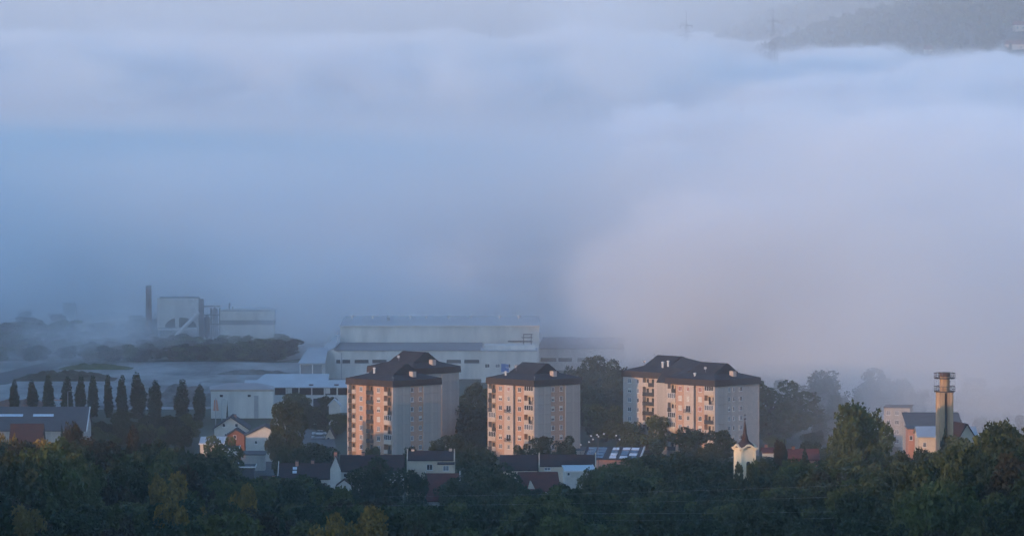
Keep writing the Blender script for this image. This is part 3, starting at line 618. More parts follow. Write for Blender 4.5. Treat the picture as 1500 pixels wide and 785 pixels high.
for i in (1, 4): box_part('loft_panel', M['hall_wall'], ob, W * i / n + .3, W * i / n + 1.8, .05, .2, Z_(577, Y), ze)
box_part('gate', M['dark_metal'], ob, W * .52, W * .68, -.06, -.003, 0, Z_(584, Y))
MB().loft([[(-9.5, -.8, ze + .02), (W + .5, -.8, ze + .02), (W + .5, 10, ze + 1.55), (-9.5, 10, ze + 1.55)], [(-9.5, -.8, ze + .2), (W + .5, -.8, ze + .2), (W + .5, 10, ze + 1.75), (-9.5, 10, ze + 1.75)]]).build('roof', M['sheet_metal'], ob)
box_part('gutter', M['galv'], ob, -9.5, W + .5, -1.0, -.81, ze - .1, ze + .12)
for px in (455, 492): box_part('roof_vent', M['rust'], ob, X_(px, Y) - ob.location.x - .7, X_(px, Y) - ob.location.x + .7, 1.5, 2.3, ze + .3, ze + .95)
Y = 1835; ub = thing('barn', 'second pale sheet roof rising behind the long open barn', 'barn', (X_(372, Y), Y, 0)); W = X_(478, Y) - X_(372, Y)
box_part('wall', M['hall_wall'], ub, 0, W, 0, 14, 0, Z_(562, Y))
MB().loft([[(-.4, -.4, Z_(562, Y)), (W + .4, -.4, Z_(562, Y)), (W + .4, 14.4, Z_(549, Y + 14)), (2.8, 14.4, Z_(549, Y + 14))], [(-.4, -.4, Z_(561, Y)), (W + .4, -.4, Z_(561, Y)), (W + .4, 14.4, Z_(548, Y + 14)), (2.8, 14.4, Z_(548, Y + 14))]]).build('roof', M['sheet_metal'], ub)

# ------------------------------------------------------------------ big factory hall
Y = 1963; ox = X_(490, Y)
fh = thing('factory_hall', 'long pale two-stepped factory hall behind the apartment towers', 'factory hall', (ox, Y, 0))
def fx(px, y=Y): return X_(px, y) - ox
zl = Z_(514, Y); xr = fx(706)
box_part('lower_wall', M['hall_wall'], fh, 0, xr, 0, 22, 0, zl)
k = 14
for i in range(k):
    a = lerp(0, xr, i / k); b = lerp(0, xr, (i + 1) / k); box_part('wall_panel', M['hall_wall'], fh, a + .05, b - .05, -.15, -.003, .1, zl - .1)
for px0, px1 in ((492, 498), (501, 512.5), (519, 539.5), (545, 566), (654, 675), (680, 702)):
    o = box_part('strip_window', M['glass'], fh, fx(px0), fx(px1), -.2, -.153, Z_(532, Y), Z_(527, Y))
    MB().box(fx(px0) - .15, fx(px1) + .15, -.24, -.16, Z_(533, Y), Z_(532, Y) - .01).build('sill', M['galv'], o)
MB().loft([[(-.3, -.6, zl + .01), (xr, -.6, zl + .01), (xr, 22, zl + 1.3), (1.0, 22, zl + 1.3)], [(-.3, -.6, zl + .25), (xr, -.6, zl + .25), (xr, 22, zl + 1.6), (1.0, 22, zl + 1.6)]]).build('lower_roof', M['hall_grey'], fh)
Yu = Y + 22; zu = Z_(477, Yu); xa = X_(498, Yu) - ox; xb = X_(790, Yu) - ox
box_part('upper_wall', M['hall_wall'], fh, xa, xb, 22, 66, 0, zu)
k = 11
for i in range(k):
    a = lerp(xa, xb, i / k); b = lerp(xa, xb, (i + 1) / k); box_part('upper_panel', M['hall_wall'], fh, a + .06, b - .06, 21.85, 21.997, zl + 1.7, zu - .15)
zr = Z_(463, Yu + 22)
MB().loft([[(xa - .3, 21.4, zu + .01), (xa - .3, 66.5, zu + .01), (xa + 1, 44, zr)], [(xb + .3, 21.4, zu + .01), (xb + .3, 66.5, zu + .01), (xb, 44, zr)]]).build('roof', M['hall_roof'], fh)
box_part('eaves_strip', M['white_trim'], fh, xa - .3, xb + .3, 21.2, 21.397, zu - .3, zu + .1)
for px in (516, 546, 569, 601, 624, 657, 690, 732, 760):
    x = X_(px, Yu + 20) - ox; hh = .5 + .5 * ((px * 7) % 3) / 2
    o = MB().lathe([(.35, zr - 1.2), (.35, zr + .1), (.6, zr + .15), (.6, zr + .35 + hh * .3), (.1, zr + .6 + hh * .3)], 10, x, 38).build('roof_vent', M['white_trim'], fh)
box_part('duct', M['galv'], fh, X_(569, Yu + 12) - ox - .5, X_(569, Yu + 12) - ox + .5, 33, 34, zu, zr + .2)
# lean-to at the left end
MB().loft([[(-.02, 2, 0), (-.02, 21.9, 0), (-.02, 21.9, zl + 2.8), (-.02, 2, zl + .9)], [(-4.0, 2, 0), (-4.0, 21.9, 0), (-4.0, 21.9, zl), (-4.0, 2, zl - 1.2)]]).build('lean_to', M['hall_wall'], fh)
MB().loft([[(.4, 1.6, zl + 1.2), (.4, 22, zl + 4.5), (.4, 22, zl + 4.7), (.4, 1.6, zl + 1.4)], [(-4.5, 1.6, zl - 1.3), (-4.5, 22, zl + .1), (-4.5, 22, zl + .3), (-4.5, 1.6, zl - 1.1)]]).build('lean_to_roof', M['hall_roof'], fh)
box_part('column', M['galv'], fh, fx(500) - .15, fx(500) + .15, -1.2, -.9, 0, Z_(517, Y))
# gantry on the right end
gt = MB()
for x in (X_(767, Y) - ox, X_(778, Y) - ox):
    gt.box(x - .15, x + .15, -5, -4.7, Z_(508, Y), Z_(489, Y))
gt.box(X_(744, Y) - ox, X_(780, Y) - ox, -5, -4.6, Z_(500, Y), Z_(498, Y)).box(X_(764, Y) - ox, X_(780, Y) - ox, -5.1, -4.5, Z_(494, Y), Z_(492.5, Y)).box(X_(766, Y) - ox, X_(780, Y) - ox, -5.1, -4.5, Z_(489.5, Y), Z_(488, Y))
gt.build('gantry', M['steel'], fh)
Y2 = 1945; lb = thing('factory_wing', 'low flat-roofed wing on the right of the factory hall', 'factory wing', (X_(705, Y2), Y2, 0)); W = X_(786, Y2) - X_(705, Y2); ht = Z_(515, Y2)
box_part('wall', M['hall_wall'], lb, 0, W, 0, 17, 0, ht); box_part('roof', M['hall_roof'], lb, -.3, W + .3, -.3, 17.2, ht + .003, ht + .3)
box_part('parapet', M['hall_wall'], lb, 1, W - .5, 6, 16, ht + .31, ht + 1.7)
for i in range(5):
    window(lb, 2 + i * 3.6, -.005, Z_(536, Y2), 1.6, 1.3, i % 2)
box_part('door', M['blue'], lb, 6.8, 9.4, -.06, -.003, Z_(545, Y2), Z_(533, Y2))
Y3 = 2010; rb = thing('factory_wing', 'farther misty factory wing with strip windows, right of the hall', 'factory wing', (X_(788, Y3), Y3, 0)); W = X_(915, Y3) - X_(788, Y3); ht = Z_(511, Y3)
box_part('wall', M['hall_wall'], rb, 0, W, 0, 30, 0, ht)
MB().loft([[(-.3, -.3, ht + .003), (W, -.3, ht + .003), (W, 30, ht + 2.2), (2, 30, ht + 2.2)], [(-.3, -.3, ht + .2), (W, -.3, ht + .2), (W, 30, ht + 2.4), (2, 30, ht + 2.4)]]).build('roof', M['hall_grey'], rb)
for px0, px1 in ((792, 815), (818, 838), (846, 866), (872, 892)): box_part('strip_window', M['glass'], rb, X_(px0, Y3) - X_(788, Y3), X_(px1, Y3) - X_(788, Y3), -.06, -.003, Z_(530, Y3), Z_(524.5, Y3))
Ya = 1948; av = thing('annex', 'low open annex with a sloping pale roof at the left end of the factory hall', 'building', (X_(438, Ya), Ya, 0)); W = X_(475, Ya) - X_(438, Ya); ht = Z_(533, Ya)
box_part('back_wall', M['hall_wall'], av, 0, W, 9, 9.3, 0, ht)
box_part('side_wall', M['hall_grey'], av, .3, W - 1, .4, .7, 0, ht - .4)
for x in (.1, W * .5, W - .3): box_part('column', M['white_trim'], av, x, x + .3, 0, .3, 0, ht)
MB().loft([[(-.5, -.6, ht + .01), (W + .2, -.6, ht + .01), (W + .6, 22, ht + 4.0), (2.5, 22, ht + 4.0)], [(-.5, -.6, ht + .25), (W + .2, -.6, ht + .25), (W + .6, 22, ht + 4.3), (2.5, 22, ht + 4.3)]]).build('roof', M['hall_roof'], av)

# ------------------------------------------------------------------ works on the left in the mist
Y = 2150
cs = thing('works_chimney', 'slim rust brown works chimney standing in the mist at left', 'chimney', (X_(217, Y), Y, 0)); MB().lathe([(1.25, 0), (1.05, Z_(420, Y))], 14).build('stack', M['rust'], cs); MB().lathe([(1.15, Z_(421, Y)), (1.15, Z_(418, Y))], 14).build('stack_rim', M['steel'], cs)
sb = thing('silo_building', 'pale raised silo house with a dark arch and a diagonal conveyor', 'silo building', (X_(231, Y), Y, 0)); W = X_(290, Y) - X_(231, Y)
zt_ = Z_(437, Y); zm = Z_(480, Y)
arch = [(0, zm), (0, zt_), (W, zt_), (W, zm)] + [(W * .56 + W * .40 * math.cos(t), zm + (Z_(465, Y) - zm) * math.sin(t)) for t in [PI * i / 10 for i in range(11)]]
MB().loft([[(x, yy, z) for x, z in arch[::-1]] for yy in (0, .4)]).build('front_wall', M['hall_wall'], sb)
box_part('body', M['dark_metal'], sb, .1, W - .1, .45, 12, zm + .1, zt_ - .1)
box_part('base_beam', M['white_trim'], sb, -.2, W + .2, -.2, -.003, Z_(483.5, Y), Z_(481.5, Y))
for x in (0, W * .45, W - .5): box_part('column', M['galv'], sb, x, x + .5, .1, .6, 0, zm)
box_part('silo_pillar', M['hall_wall'], sb, W * .42, W * .52, -.4, -.21, Z_(481, Y), Z_(464, Y))
box_part('corner_post', M['white_trim'], sb, -.4, .4, -.4, -.003, zm, zt_)
cvm = MB().tube((X_(255, Y) - X_(231, Y), -2, Z_(494, Y)), (X_(291, Y) - X_(231, Y), -1, Z_(457, Y)), .75, n=8).build('conveyor', M['white_trim'], sb)
MB().tube((X_(255, Y) - X_(231, Y), -2, Z_(494, Y)), (X_(255, Y) - X_(231, Y), -2, 0), .8, .4).build('chute', M['white_trim'], sb)
box_part('stair_tower', M['steel'], sb, W + .2, W + 2.0, 0, 2, 0, Z_(438, Y))
Y = 2165; fr = thing('process_tower', 'dark steel process frame with tanks between the two pale works buildings', 'process tower', (X_(296, Y), Y, 0))
g = MB()
for x in (0, 3, 6.3):
    for y in (0, 4): g.box(x, x + .35, y, y + .35, 0, Z_(452, Y))
for z in (4, 7.5, 11, 14.3): g.box(0, 6.6, 0, 4.3, z, z + .25)
g.build('frame', M['steel'], fr)
for x, h_, m in ((1.6, 10, 'rust'), (4.7, 13, 'galv')): MB().lathe([(.3, 2), (1.1, 3.4), (1.1, h_), (.4, h_ + 1)], 12, x, 2.2).build('tank', M[m], fr)
Y = 2120; wb = thing('works_building', 'pale works building with a darker band and blue container at its foot', 'works building', (X_(322, Y), Y, 0)); W = X_(401, Y) - X_(322, Y)
box_part('wall', M['hall_wall'], wb, 0, W, 0, 14, 0, Z_(476, Y)); box_part('band', M['hall_grey'], wb, 0, W, .02, 14, Z_(476, Y) + .003, Z_(469, Y))
box_part('upper_wall', M['hall_wall'], wb, 0, W, 0, 14, Z_(469, Y) + .003, Z_(456, Y)); box_part('roof', M['hall_roof'], wb, -.2, W + .2, -.2, 14.2, Z_(456, Y) + .003, Z_(454, Y))
for i in range(6): box_part('wall_panel', M['hall_wall'], wb, W * i / 6 + .06, W * (i + 1) / 6 - .06, -.12, -.003, .1, Z_(477, Y))
for px, h_ in ((335, 5), (340, 2)): box_part('roof_vent', M['galv'], wb, X_(px, Y) - X_(322, Y) - .3, X_(px, Y) - X_(322, Y) + .3, 3, 3.6, Z_(454, Y), Z_(454, Y) + h_ * .5)
Yc = 2105; ct = thing('container', 'blue shipping container in front of the pale works building', 'container', (X_(324, Yc), Yc, 0)); box_part('box', M['blue'], ct, 0, X_(336, Yc) - X_(324, Yc), 0, 2.4, 0, Z_(505, Yc)); box_part('door', M['blue'], ct, .3, 2.5, -.08, -.003, .2, Z_(506, Yc))
Y = 2235; dt = thing('process_tower', 'dim cluster of tall silos nearly lost in fog right of the works building', 'process tower', (X_(404, Y), Y, 0))
for i, (x, r_, h_) in enumerate(((1.5, 1.3, 13), (5, 1.1, 15), (8, 1.4, 10), (11.5, 1.0, 14))): MB().lathe([(r_, 0), (r_, h_), (r_ * .3, h_ + 1.5)], 12, x, 2).build('silo', M['hall_grey'], dt)
g = MB()
for x in (0, 4, 9, 13): g.box(x, x + .3, -1, -.7, 0, 14)
for z in (5, 9.5, 13.7): g.box(0, 13.3, -1, -.7, z, z + .3)
g.build('frame', M['steel'], dt)
flat_building('shed', 'small white shed in the fog on the far field at left', 91, 109, 2330, 444, 6, M['hall_wall'], M['sheet_metal'], cat='shed')
flat_building('shed', 'white trough-like hut at the far left beyond the bushes', 3, 36, 2270, 476, 4, M['hall_wall'], M['sheet_metal'], cat='shed')
flat_building('shed', 'tiny white cabin beside the foot of the rust brown chimney', 200, 211, 2140, 499, 4, M['white_wall'], M['sheet_metal'], cat='shed')

# ------------------------------------------------------------------ lamp posts, signal poles, cars
def street_lamp(px, py0, py1, Y, label, group=None):
    zt = Z_(py0, Y); x = X_(px, Y); g0 = ground(x, Y)
    t = thing('street_lamp', label, 'lamp post', (x, Y, g0), 0, group)
    MB().tube((0, 0, 0), (0, 0, zt - g0), .14, .08, 8).build('pole', M['galv'], t); MB().tube((0, 0, zt - g0), (1.3, 0, zt - g0 + .25), .06).build('arm', M['galv'], t)
    MB().box(1.1, 1.9, -.15, .15, zt - g0 + .2, zt - g0 + .36).build('lamp_head', M['white_trim'], t); return t
street_lamp(98, 574, 600, 1780, 'pale lamp post standing between the fourth and fifth poplars')
street_lamp(324, 586, 618, 1700, 'tall pale lamp post in front of the ribbed warehouse')
sp = thing('sign_mast', 'pale mast with an orange cross arm left of the barn skylights', 'mast', (X_(84, 1770), 1770, 0)); MB().tube((0, 0, 0), (0, 0, Z_(577, 1770)), .13).build('mast', M['galv'], sp); MB().box(-1.2, 1.2, -.1, .1, Z_(587, 1770), Z_(585.5, 1770)).build('cross_arm', M['salmon'], sp)
sp = thing('sign_mast', 'mast with an orange banner at the left corner of the ribbed warehouse', 'mast', (X_(315, 1690), 1690, 0)); MB().tube((0, 0, 0), (0, 0, Z_(583, 1690)), .14).build('mast', M['galv'], sp)
MB().loft([[(-.7, -.08, Z_(602, 1690)), (.9, -.08, Z_(602, 1690)), (.9, .08, Z_(602, 1690)), (-.7, .08, Z_(602, 1690))], [(-.5, -.08, Z_(586, 1690)), (.4, -.08, Z_(586, 1690)), (.4, .08, Z_(586, 1690)), (-.5, .08, Z_(586, 1690))]]).build('banner', M['salmon'], sp)
def car(px, py, rz, paint, label):
    Y = CZ * FPX / (py - HOR); t = thing('parked_car', label, 'car', (X_(px, Y), Y, .03), rz, 'cars parked by the tan hut')
    def ring(y, pr): return [(y, x, z) for x, z in pr]
    pr = [(-2.1, .35), (2.1, .35), (2.1, .75), (1.9, .85), (-1.95, .9), (-2.1, .75)]
    MB().loft([[(x, y, z) for x, z in pr] for y in (-.85, .85)]).build('body', paint, t)
    MB().loft([[(-1.7, y, .88), (1.2, y, .86), (.55, y * .85, 1.4), (-1.25, y * .85, 1.42)] for y in (-.8, .8)]).build('cabin', M['glass'], t)
    MB().box(-1.15, .5, -.62, .62, 1.41, 1.46).build('roof_panel', paint, t)
    for x in (-1.3, 1.35):
        for y in (-.84, .72): o = MB().tube((x, y, .33), (x, y + .14, .33), .33, n=12); w_ = o.build('wheel', M['dark_metal'], t); MB().tube((x, y - .01, .33), (x, y + .15, .33), .17, n=8).build('rim', M['galv'], w_)
    for y in (-.6, .45): MB().box(2.08, 2.14, y, y + .2, .6, .74).build('headlight', M['skylight'], t)
car(460, 629, R(200), mat('dark_car_paint', (.04, .05, .07), rough=.3), 'dark car parked at the back of the small car park')
car(467, 638, R(190), mat('white_car_paint', (.6, .6, .62), rough=.3), 'white roofed car parked in the middle beside the tan hut')
car(466, 644, R(185), mat('silver_car_paint', (.25, .27, .3), rough=.3), 'silver car parked nearest in the small car park')

# ------------------------------------------------------------------ trees
def crown_mesh(name, m, seed, n=2600, lobes=9, h=1.0, w_=1.0, leaf=.42, kind='round'):
    """Crown of unit size (about 10 m tall, 9 m wide before scaling) made of many leaf clumps."""
    r = random.Random(seed); L = []
    if kind == 'round':
        L.append((r.uniform(-.4, .4), r.uniform(-.4, .4), 5.0, 2.3, 2.3, 3.0)); L.append((0, 0, 2.4, 2.3, 2.3, 1.8))
        for i in range(lobes):
            a = r.uniform(0, 2 * PI); z = r.uniform(2.0, 8.6); q = r.uniform(1.4, 3.7) * (1.15 - abs(z - 5.2) / 6)
            s_ = r.uniform(.8, 1.8); L.append((q * math.cos(a), q * math.sin(a), z, s_, s_, s_ * r.uniform(.8, 1.15)))
    elif kind == 'column':
        for i in range(lobes): z = lerp(.5, 9.2, i / (lobes - 1)); s_ = 1.3 * (1 - (abs(z - 4.0) / 6.6) ** 2.4) * r.uniform(.88, 1.14); L.append((r.uniform(-.18, .18), r.uniform(-.18, .18), z, s_, s_, 1.2))
    b = MB()
    def quad(p, s_, r):
        a = Vector((r.gauss(0, 1), r.gauss(0, 1), r.gauss(0, 1) + .3)).normalized(); u = a.orthogonal().normalized(); v = a.cross(u); t = r.uniform(0, 2 * PI)
        u, v = u * math.cos(t) + v * math.sin(t), v * math.cos(t) - u * math.sin(t)
        u *= s_ * r.uniform(.6, 1.2); v *= s_ * r.uniform(.5, .9); c = Vector(p); k = len(b.v)
        b.v += [tuple(c - u), tuple(c - v * r.uniform(.6, 1)), tuple(c + u), tuple(c + v)]; b.f.append((k, k + 1, k + 2, k + 3)); b.m.append(0)
    if kind == 'cone':
        for i in range(n):
            z = 10 * (1 - math.sqrt(r.random())) * 1.0 + .6; tier = .75 + .35 * ((z * 1.35) % 1.0 < .55); rad = max(.05, (10.6 - z) * .27 * tier) * r.uniform(.55, 1.0); a = r.uniform(0, 2 * PI)
            quad((rad * math.cos(a), rad * math.sin(a), z - rad * .18), leaf * (1.0 if z < 9 else .5), r)
    else:
        wt = [l[3] * l[4] * l[5] for l in L]
        for i in range(n):
            l = r.choices(L, wt)[0]; d = Vector((r.gauss(0, 1), r.gauss(0, 1), r.gauss(0, 1))).normalized() * (r.uniform(.45, 1.0) ** .6) * r.uniform(.9, 1.08)
            quad((l[0] + d.x * l[3], l[1] + d.y * l[4], l[2] + d.z * l[5]), leaf, r)
    return b.mesh('crown', m)
def trunk_mesh(seed, kind='round'):
    r = random.Random(seed); b = MB()
    if kind == 'round':
        b.tube((0, 0, -.6), (.1, 0, 2.6), .34, .26, 8).tube((.1, 0, 2.6), (0, .1, 7), .26, .08, 6)
        for i in range(6):
            a = i * 1.05 + r.uniform(0, .6); z = r.uniform(2.2, 4.4); b.tube((.05, 0, z), (2.3 * math.cos(a), 2.3 * math.sin(a), z + r.uniform(1.6, 3)), .13, .04, 5)
    else: b.tube((0, 0, -.6), (0, 0, 9.2), .22, .05, 7)
    return b.mesh('trunk', M['bark'])
LEAF = {'green': 'leaf', 'olive': 'leaf_olive', 'brown': 'leaf_brown', 'gold': 'leaf_gold'}
CR = {}
for k, mm in LEAF.items(): CR[k] = [crown_mesh('crown', M[mm], 11 * i + len(k), n=6500, lobes=rnd.choice((13, 16, 20)), leaf=.25) for i in range(4)]
CR['column'] = [crown_mesh('crown', M['poplar'], 90 + i, n=2400, lobes=12, kind='column', leaf=.27) for i in range(6)]
CR['conifer'] = [crown_mesh('crown', M['needle'], 70 + i, n=3200, kind='cone', leaf=.38) for i in range(3)]
CR['bush'] = [crown_mesh('crown', M['leaf_brown'], 50 + i, n=2000, lobes=8, leaf=.42) for i in range(2)] + [crown_mesh('crown', M['leaf_olive'], 58, n=2000, lobes=8, leaf=.42)]
CR['low'] = [crown_mesh('crown', M['leaf'], 33 + i, n=2200, lobes=11, leaf=.42) for i in range(3)]
FOREST = 215
TR = [trunk_mesh(1), trunk_mesh(2)]; TS = trunk_mesh(3, 'straight')
def tree(x, y, h, w_, kind, label, group=None, name=None, z=None):
    z = ground(x, y) if z is None else z
    name = name or {'conifer': 'conifer', 'column': 'poplar_tree', 'bush': 'bush'}.get(kind, 'tree')
    t = thing(name, label, 'bush' if kind == 'bush' else 'tree', (x, y, z), 0, group)
    base = {'conifer': 10.3, 'column': 10.3}.get(kind, 9.3); bw = {'column': 2.7, 'conifer': 5.4}.get(kind, 7.4)
    s_ = (w_ / bw, w_ / bw, h / base)
    c = put('crown', rnd.choice(CR[kind]), t, (0, 0, 0), rnd.uniform(0, 2 * PI), s_)
    if kind != 'bush': put('trunk', TS if kind in ('column', 'conifer') else rnd.choice(TR), t, (0, 0, 0), rnd.uniform(0, 6), s_)
    return t
def tree_px(px, py, Y, wpx, kind, label, group=None, **k):
    x = X_(px, Y); g0 = ground(x, Y); return tree(x, Y, Z_(py, Y) - g0, wpx * Y / FPX, kind, label, group, **k)
# poplar row
for i, (px, py, wd) in enumerate([(20, 556, 12), (46, 556, 14), (70, 552, 14), (97, 551, 15), (117, 549, 13), (135, 549, 14), (158, 550, 12), (178, 550, 13), (202, 544, 20), (225, 556, 16), (265, 556, 17), (290, 562, 16)]):
    Y = 1790 - i * 2
    lab = 'dark columnar poplar, ' + ('leftmost', 'second from left', 'third from left', 'fourth from left', 'fifth from left', 'sixth from left', 'seventh from left', 'just left of the tallest', 'broadest and tallest', 'just right of the tallest', 'second from right', 'rightmost')[i] + ' in the row by the gravel yard'
    pt = tree_px(px, py + rnd.uniform(-2.5, 2.5), Y + rnd.uniform(-5, 5), wd * rnd.uniform(1.1, 1.4), 'column', lab, 'poplars in a row along the gravel yard'); pt.rotation_euler = (0, rnd.uniform(-.045, .045), 0)
singles = [
 (419, 592, 1575, 54, 'green', 'big round dark tree between the white houses and the car park'),
 (402, 616, 1590, 26, 'green', 'smaller crown leaning from the left of the big round tree'),
 (457, 650, 1530, 66, 'green', 'broad low tree below the small car park'),
 (425, 655, 1500, 44, 'green', 'dark tree at the courtyard corner under the big round tree'),
 (570, 672, 1400, 76, 'green', 'large dark tree hiding the long dark roof'),
 (530, 690, 1395, 56, 'green', 'dark tree under the left end of the long dark roof'),
 (610, 690, 1392, 44, 'green', 'dark tree with a straight right edge beside the red roof'),
 (705, 660, 1420, 80, 'green', 'wide dark tree between the two brown roofed terraces'),
 (745, 695, 1392, 48, 'green', 'dark tree in front of the brown terrace'),
 (640, 645, 1585, 40, 'green', 'leafy tree at the foot of the leftmost tower'),
 (665, 640, 1570, 46, 'green', 'tree just right of the leftmost tower foot'),
 (700, 655, 1560, 44, 'green', 'low tree between the first and middle towers'),
 (600, 655, 1560, 30, 'green', 'small tree against the corner of the leftmost tower'),
 (545, 655, 1568, 30, 'green', 'small tree below the orange bays of the leftmost tower'),
 (764, 652, 1580, 26, 'green', 'small tree left of the corner of the middle tower'),
 (795, 642, 1582, 40, 'green', 'tree before the near corner of the middle tower'),
 (826, 640, 1584, 36, 'green', 'dark tree before the right wall of the middle tower'),
 (700, 560, 1715, 36, 'green', 'tall misty tree behind the gap right of the leftmost tower'),
 (680, 590, 1695, 46, 'green', 'mid green tree behind the end wall of the leftmost tower'),
 (695, 620, 1665, 50, 'green', 'rounded tree in the gap between the first and middle towers'),
 (850, 526, 1800, 60, 'green', 'left crown of the tall dark grove between the middle and right towers'),
 (880, 524, 1805, 62, 'green', 'middle crown of the tall dark grove between the towers'),
 (902, 528, 1795, 50, 'green', 'right crown of the tall dark grove between the towers'),
 (866, 575, 1740, 66, 'green', 'lower tree in front of the tall dark grove'),
 (900, 600, 1700, 66, 'olive', 'olive tree beside the pale set-back tower'),
 (940, 600, 1660, 56, 'green', 'bushy tree covering the foot of the pale set-back tower'),
 (962, 612, 1625, 40, 'olive', 'yellowish tree at the left foot of the right front tower'),
 (925, 618, 1640, 50, 'olive', 'rounded olive tree behind the blue panel roof'),
 (1010, 627, 1585, 56, 'green', 'dark tree in front of the pink facade of the right tower'),
 (1055, 634, 1588, 50, 'green', 'dark tree in front of the grey corner of the right tower'),
 (1032, 650, 1570, 40, 'green', 'lower dark tree between the two trees before the right tower'),
 (1130, 556, 1665, 116, 'olive', 'large pale misty tree right of the right tower'),
 (1105, 590, 1700, 40, 'green', 'tree touching the right wall of the right tower'),
 (1165, 590, 1745, 60, 'green', 'misty tree on the right shoulder of the large misty tree'),
 (1208, 543, 1745, 80, 'green', 'faint tree in fog left of the big sunlit tree'),
 (1300, 542, 1745, 84, 'green', 'broad faint tree in fog above the grey apartment block'),
 (1262, 560, 1745, 50, 'green', 'small faint tree in fog behind the big sunlit tree'),
 (1342, 566, 1745, 50, 'green', 'faint tree in fog just left of the chimney tower'),
 (1430, 556, 1745, 90, 'green', 'faint wide tree in fog right of the chimney tower'),
 (1482, 566, 1745, 80, 'green', 'faint tree in fog at the right edge'),
 (1261, 592, 1395, 98, 'olive', 'big sunlit olive green tree standing above the forest on the right'),
 (1236, 620, 1385, 60, 'olive', 'left shoulder crown beside the big sunlit tree'),
 (1290, 625, 1388, 58, 'olive', 'right shoulder crown beside the big sunlit tree'),
 (1150, 645, 1490, 26, 'conifer', 'pointed dark conifer among the red roofs right of the church'),
 (1142, 650, 1480, 24, 'brown', 'rust brown small tree left of the pointed conifer'),
 (1180, 652, 1470, 30, 'conifer', 'short conifer before the wide red tiled house'),
 (1386, 624, 1405, 46, 'conifer', 'dark spruce in front of the chimney tower'),
 (323, 640, 1500, 60, 'olive', 'tree top hiding the left end of the sheds'),
 (455, 703, 1400, 52, 'green', 'dark bush below the small skylights of the long red roof'),
 (400, 706, 1395, 44, 'green', 'dark tree over the left end of the long red roof'),
 (484, 716, 1390, 30, 'green', 'small dark tree under the narrow white gable'),
 (655, 702, 1385, 44, 'green', 'dark tree over the right part of the red lean roof'),
 (822, 712, 1362, 34, 'green', 'small tree below the left corner of the white cube house'),
 (866, 688, 1362, 40, 'olive', 'leafy tree overlapping the right side of the white cube house'),
 (790, 716, 1385, 36, 'green', 'low tree below the red roof with the dormer'),
 (1083, 683, 1262, 34, 'green', 'small dark tree covering the left foot of the church tower'),
 (1104, 677, 1264, 34, 'olive', 'leafy tree covering the right foot of the church tower'),
 (1093, 681, 1262, 40, 'green', 'low dark tree straight below the church tower'),
 (1158, 574, 1690, 50, 'olive', 'right side crown merging with the large misty tree'),
 (1352, 663, 1385, 46, 'green', 'dark tree over the lower wall of the cream boiler house'),
 (1406, 646, 1375, 60, 'olive', 'olive tree to the right of the spruce by the chimney tower'),
 (1372, 668, 1370, 48, 'olive', 'low olive tree under the spruce by the chimney tower'),
 (1322, 668, 1385, 36, 'green', 'dark tree left of the salmon wall'),
 (193, 628, 1290, 44, 'brown', 'rusty brown tree at the left, below the poplar row'),
 (107, 612, 1300, 40, 'brown', 'brown tree crown before the barn gable'),
 (89, 620, 1460, 20, 'conifer', 'small dark conifer beside the brown crown'),
 (332, 589, 1700, 6, 'conifer', 'thin pointed conifer before the ribbed warehouse'),
 (250, 688, 1130, 88, 'gold', 'yellow leaved tree standing out of the dark forest at lower left'),
 (352, 720, 1110, 56, 'gold', 'golden flecked tree left of centre in the forest'),
 (245, 735, 1080, 60, 'gold', 'tree with scattered golden leaves below the yellow one'),
 (36, 742, 1010, 60, 'gold', 'gold tipped tree at the lower left corner'),
 (540, 752, 985, 92, 'gold', 'golden brown crown at the bottom edge, right one of the pair'),
 (478, 764, 980, 66, 'gold', 'golden brown crown at the bottom edge, left one of the pair'),
 (610, 768, 985, 56, 'brown', 'brown crown at the bottom edge right of the golden ones'),
 (12, 630, 1230, 34, 'gold', 'gold topped tree at the left edge below the barn'),
 (170, 760, 1040, 60, 'brown', 'brown crown at the bottom edge left of centre'),
]
taken = []
for px, py, Y, wd, k, lab in singles:
    tree_px(px, py, Y, wd, k, lab); taken.append((X_(px, Y), Y, wd * Y / FPX * .35))
# foreground forest under its skyline
SKY = [(-60, 651), (0, 651), (60, 650), (90, 642), (104, 624), (125, 624), (150, 656), (190, 650), (240, 660), (300, 662), (330, 670), (345, 696), (380, 704), (430, 702), (478, 704), (486, 718), (512, 718), (560, 738), (618, 744), (632, 744), (650, 712), (680, 682), (740, 676), (758, 706), (800, 722), (826, 722), (858, 712), (880, 672), (930, 668), (1000, 670), (1070, 672), (1078, 680), (1104, 680), (1112, 672), (1160, 680), (1205, 668), (1240, 662), (1310, 688), (1340, 680), (1352, 668), (1400, 652), (1430, 636), (1470, 618), (1500, 610), (1560, 606)]
def skyline(px):
    for (a, p), (b, q) in zip(SKY, SKY[1:]):
        if a <= px <= b: return lerp(p, q, (px - a) / (b - a))
    return 640
cand = []
y = 900.0
while y < 1450:
    W = y * .098 + 45; x = -W + rnd.uniform(0, 4)
    while x < W:
        cand.append((x + rnd.uniform(-2, 2), y + rnd.uniform(-4, 4))); x += 9.5
    y += 15
GF = {'green': 'dark green trees of the foreground forest', 'olive': 'olive trees of the foreground forest', 'brown': 'brownish trees of the foreground forest', 'gold': 'gold flecked trees of the foreground forest'}
LF = {'green': 'dark green tree crown in the massed foreground forest', 'olive': 'olive green tree crown in the massed foreground forest', 'brown': 'brownish tree crown in the massed foreground forest', 'gold': 'gold flecked tree crown in the massed foreground forest'}
spec = []; horizon = [785.0] * 1700          # highest row reached by nearer crowns, per column
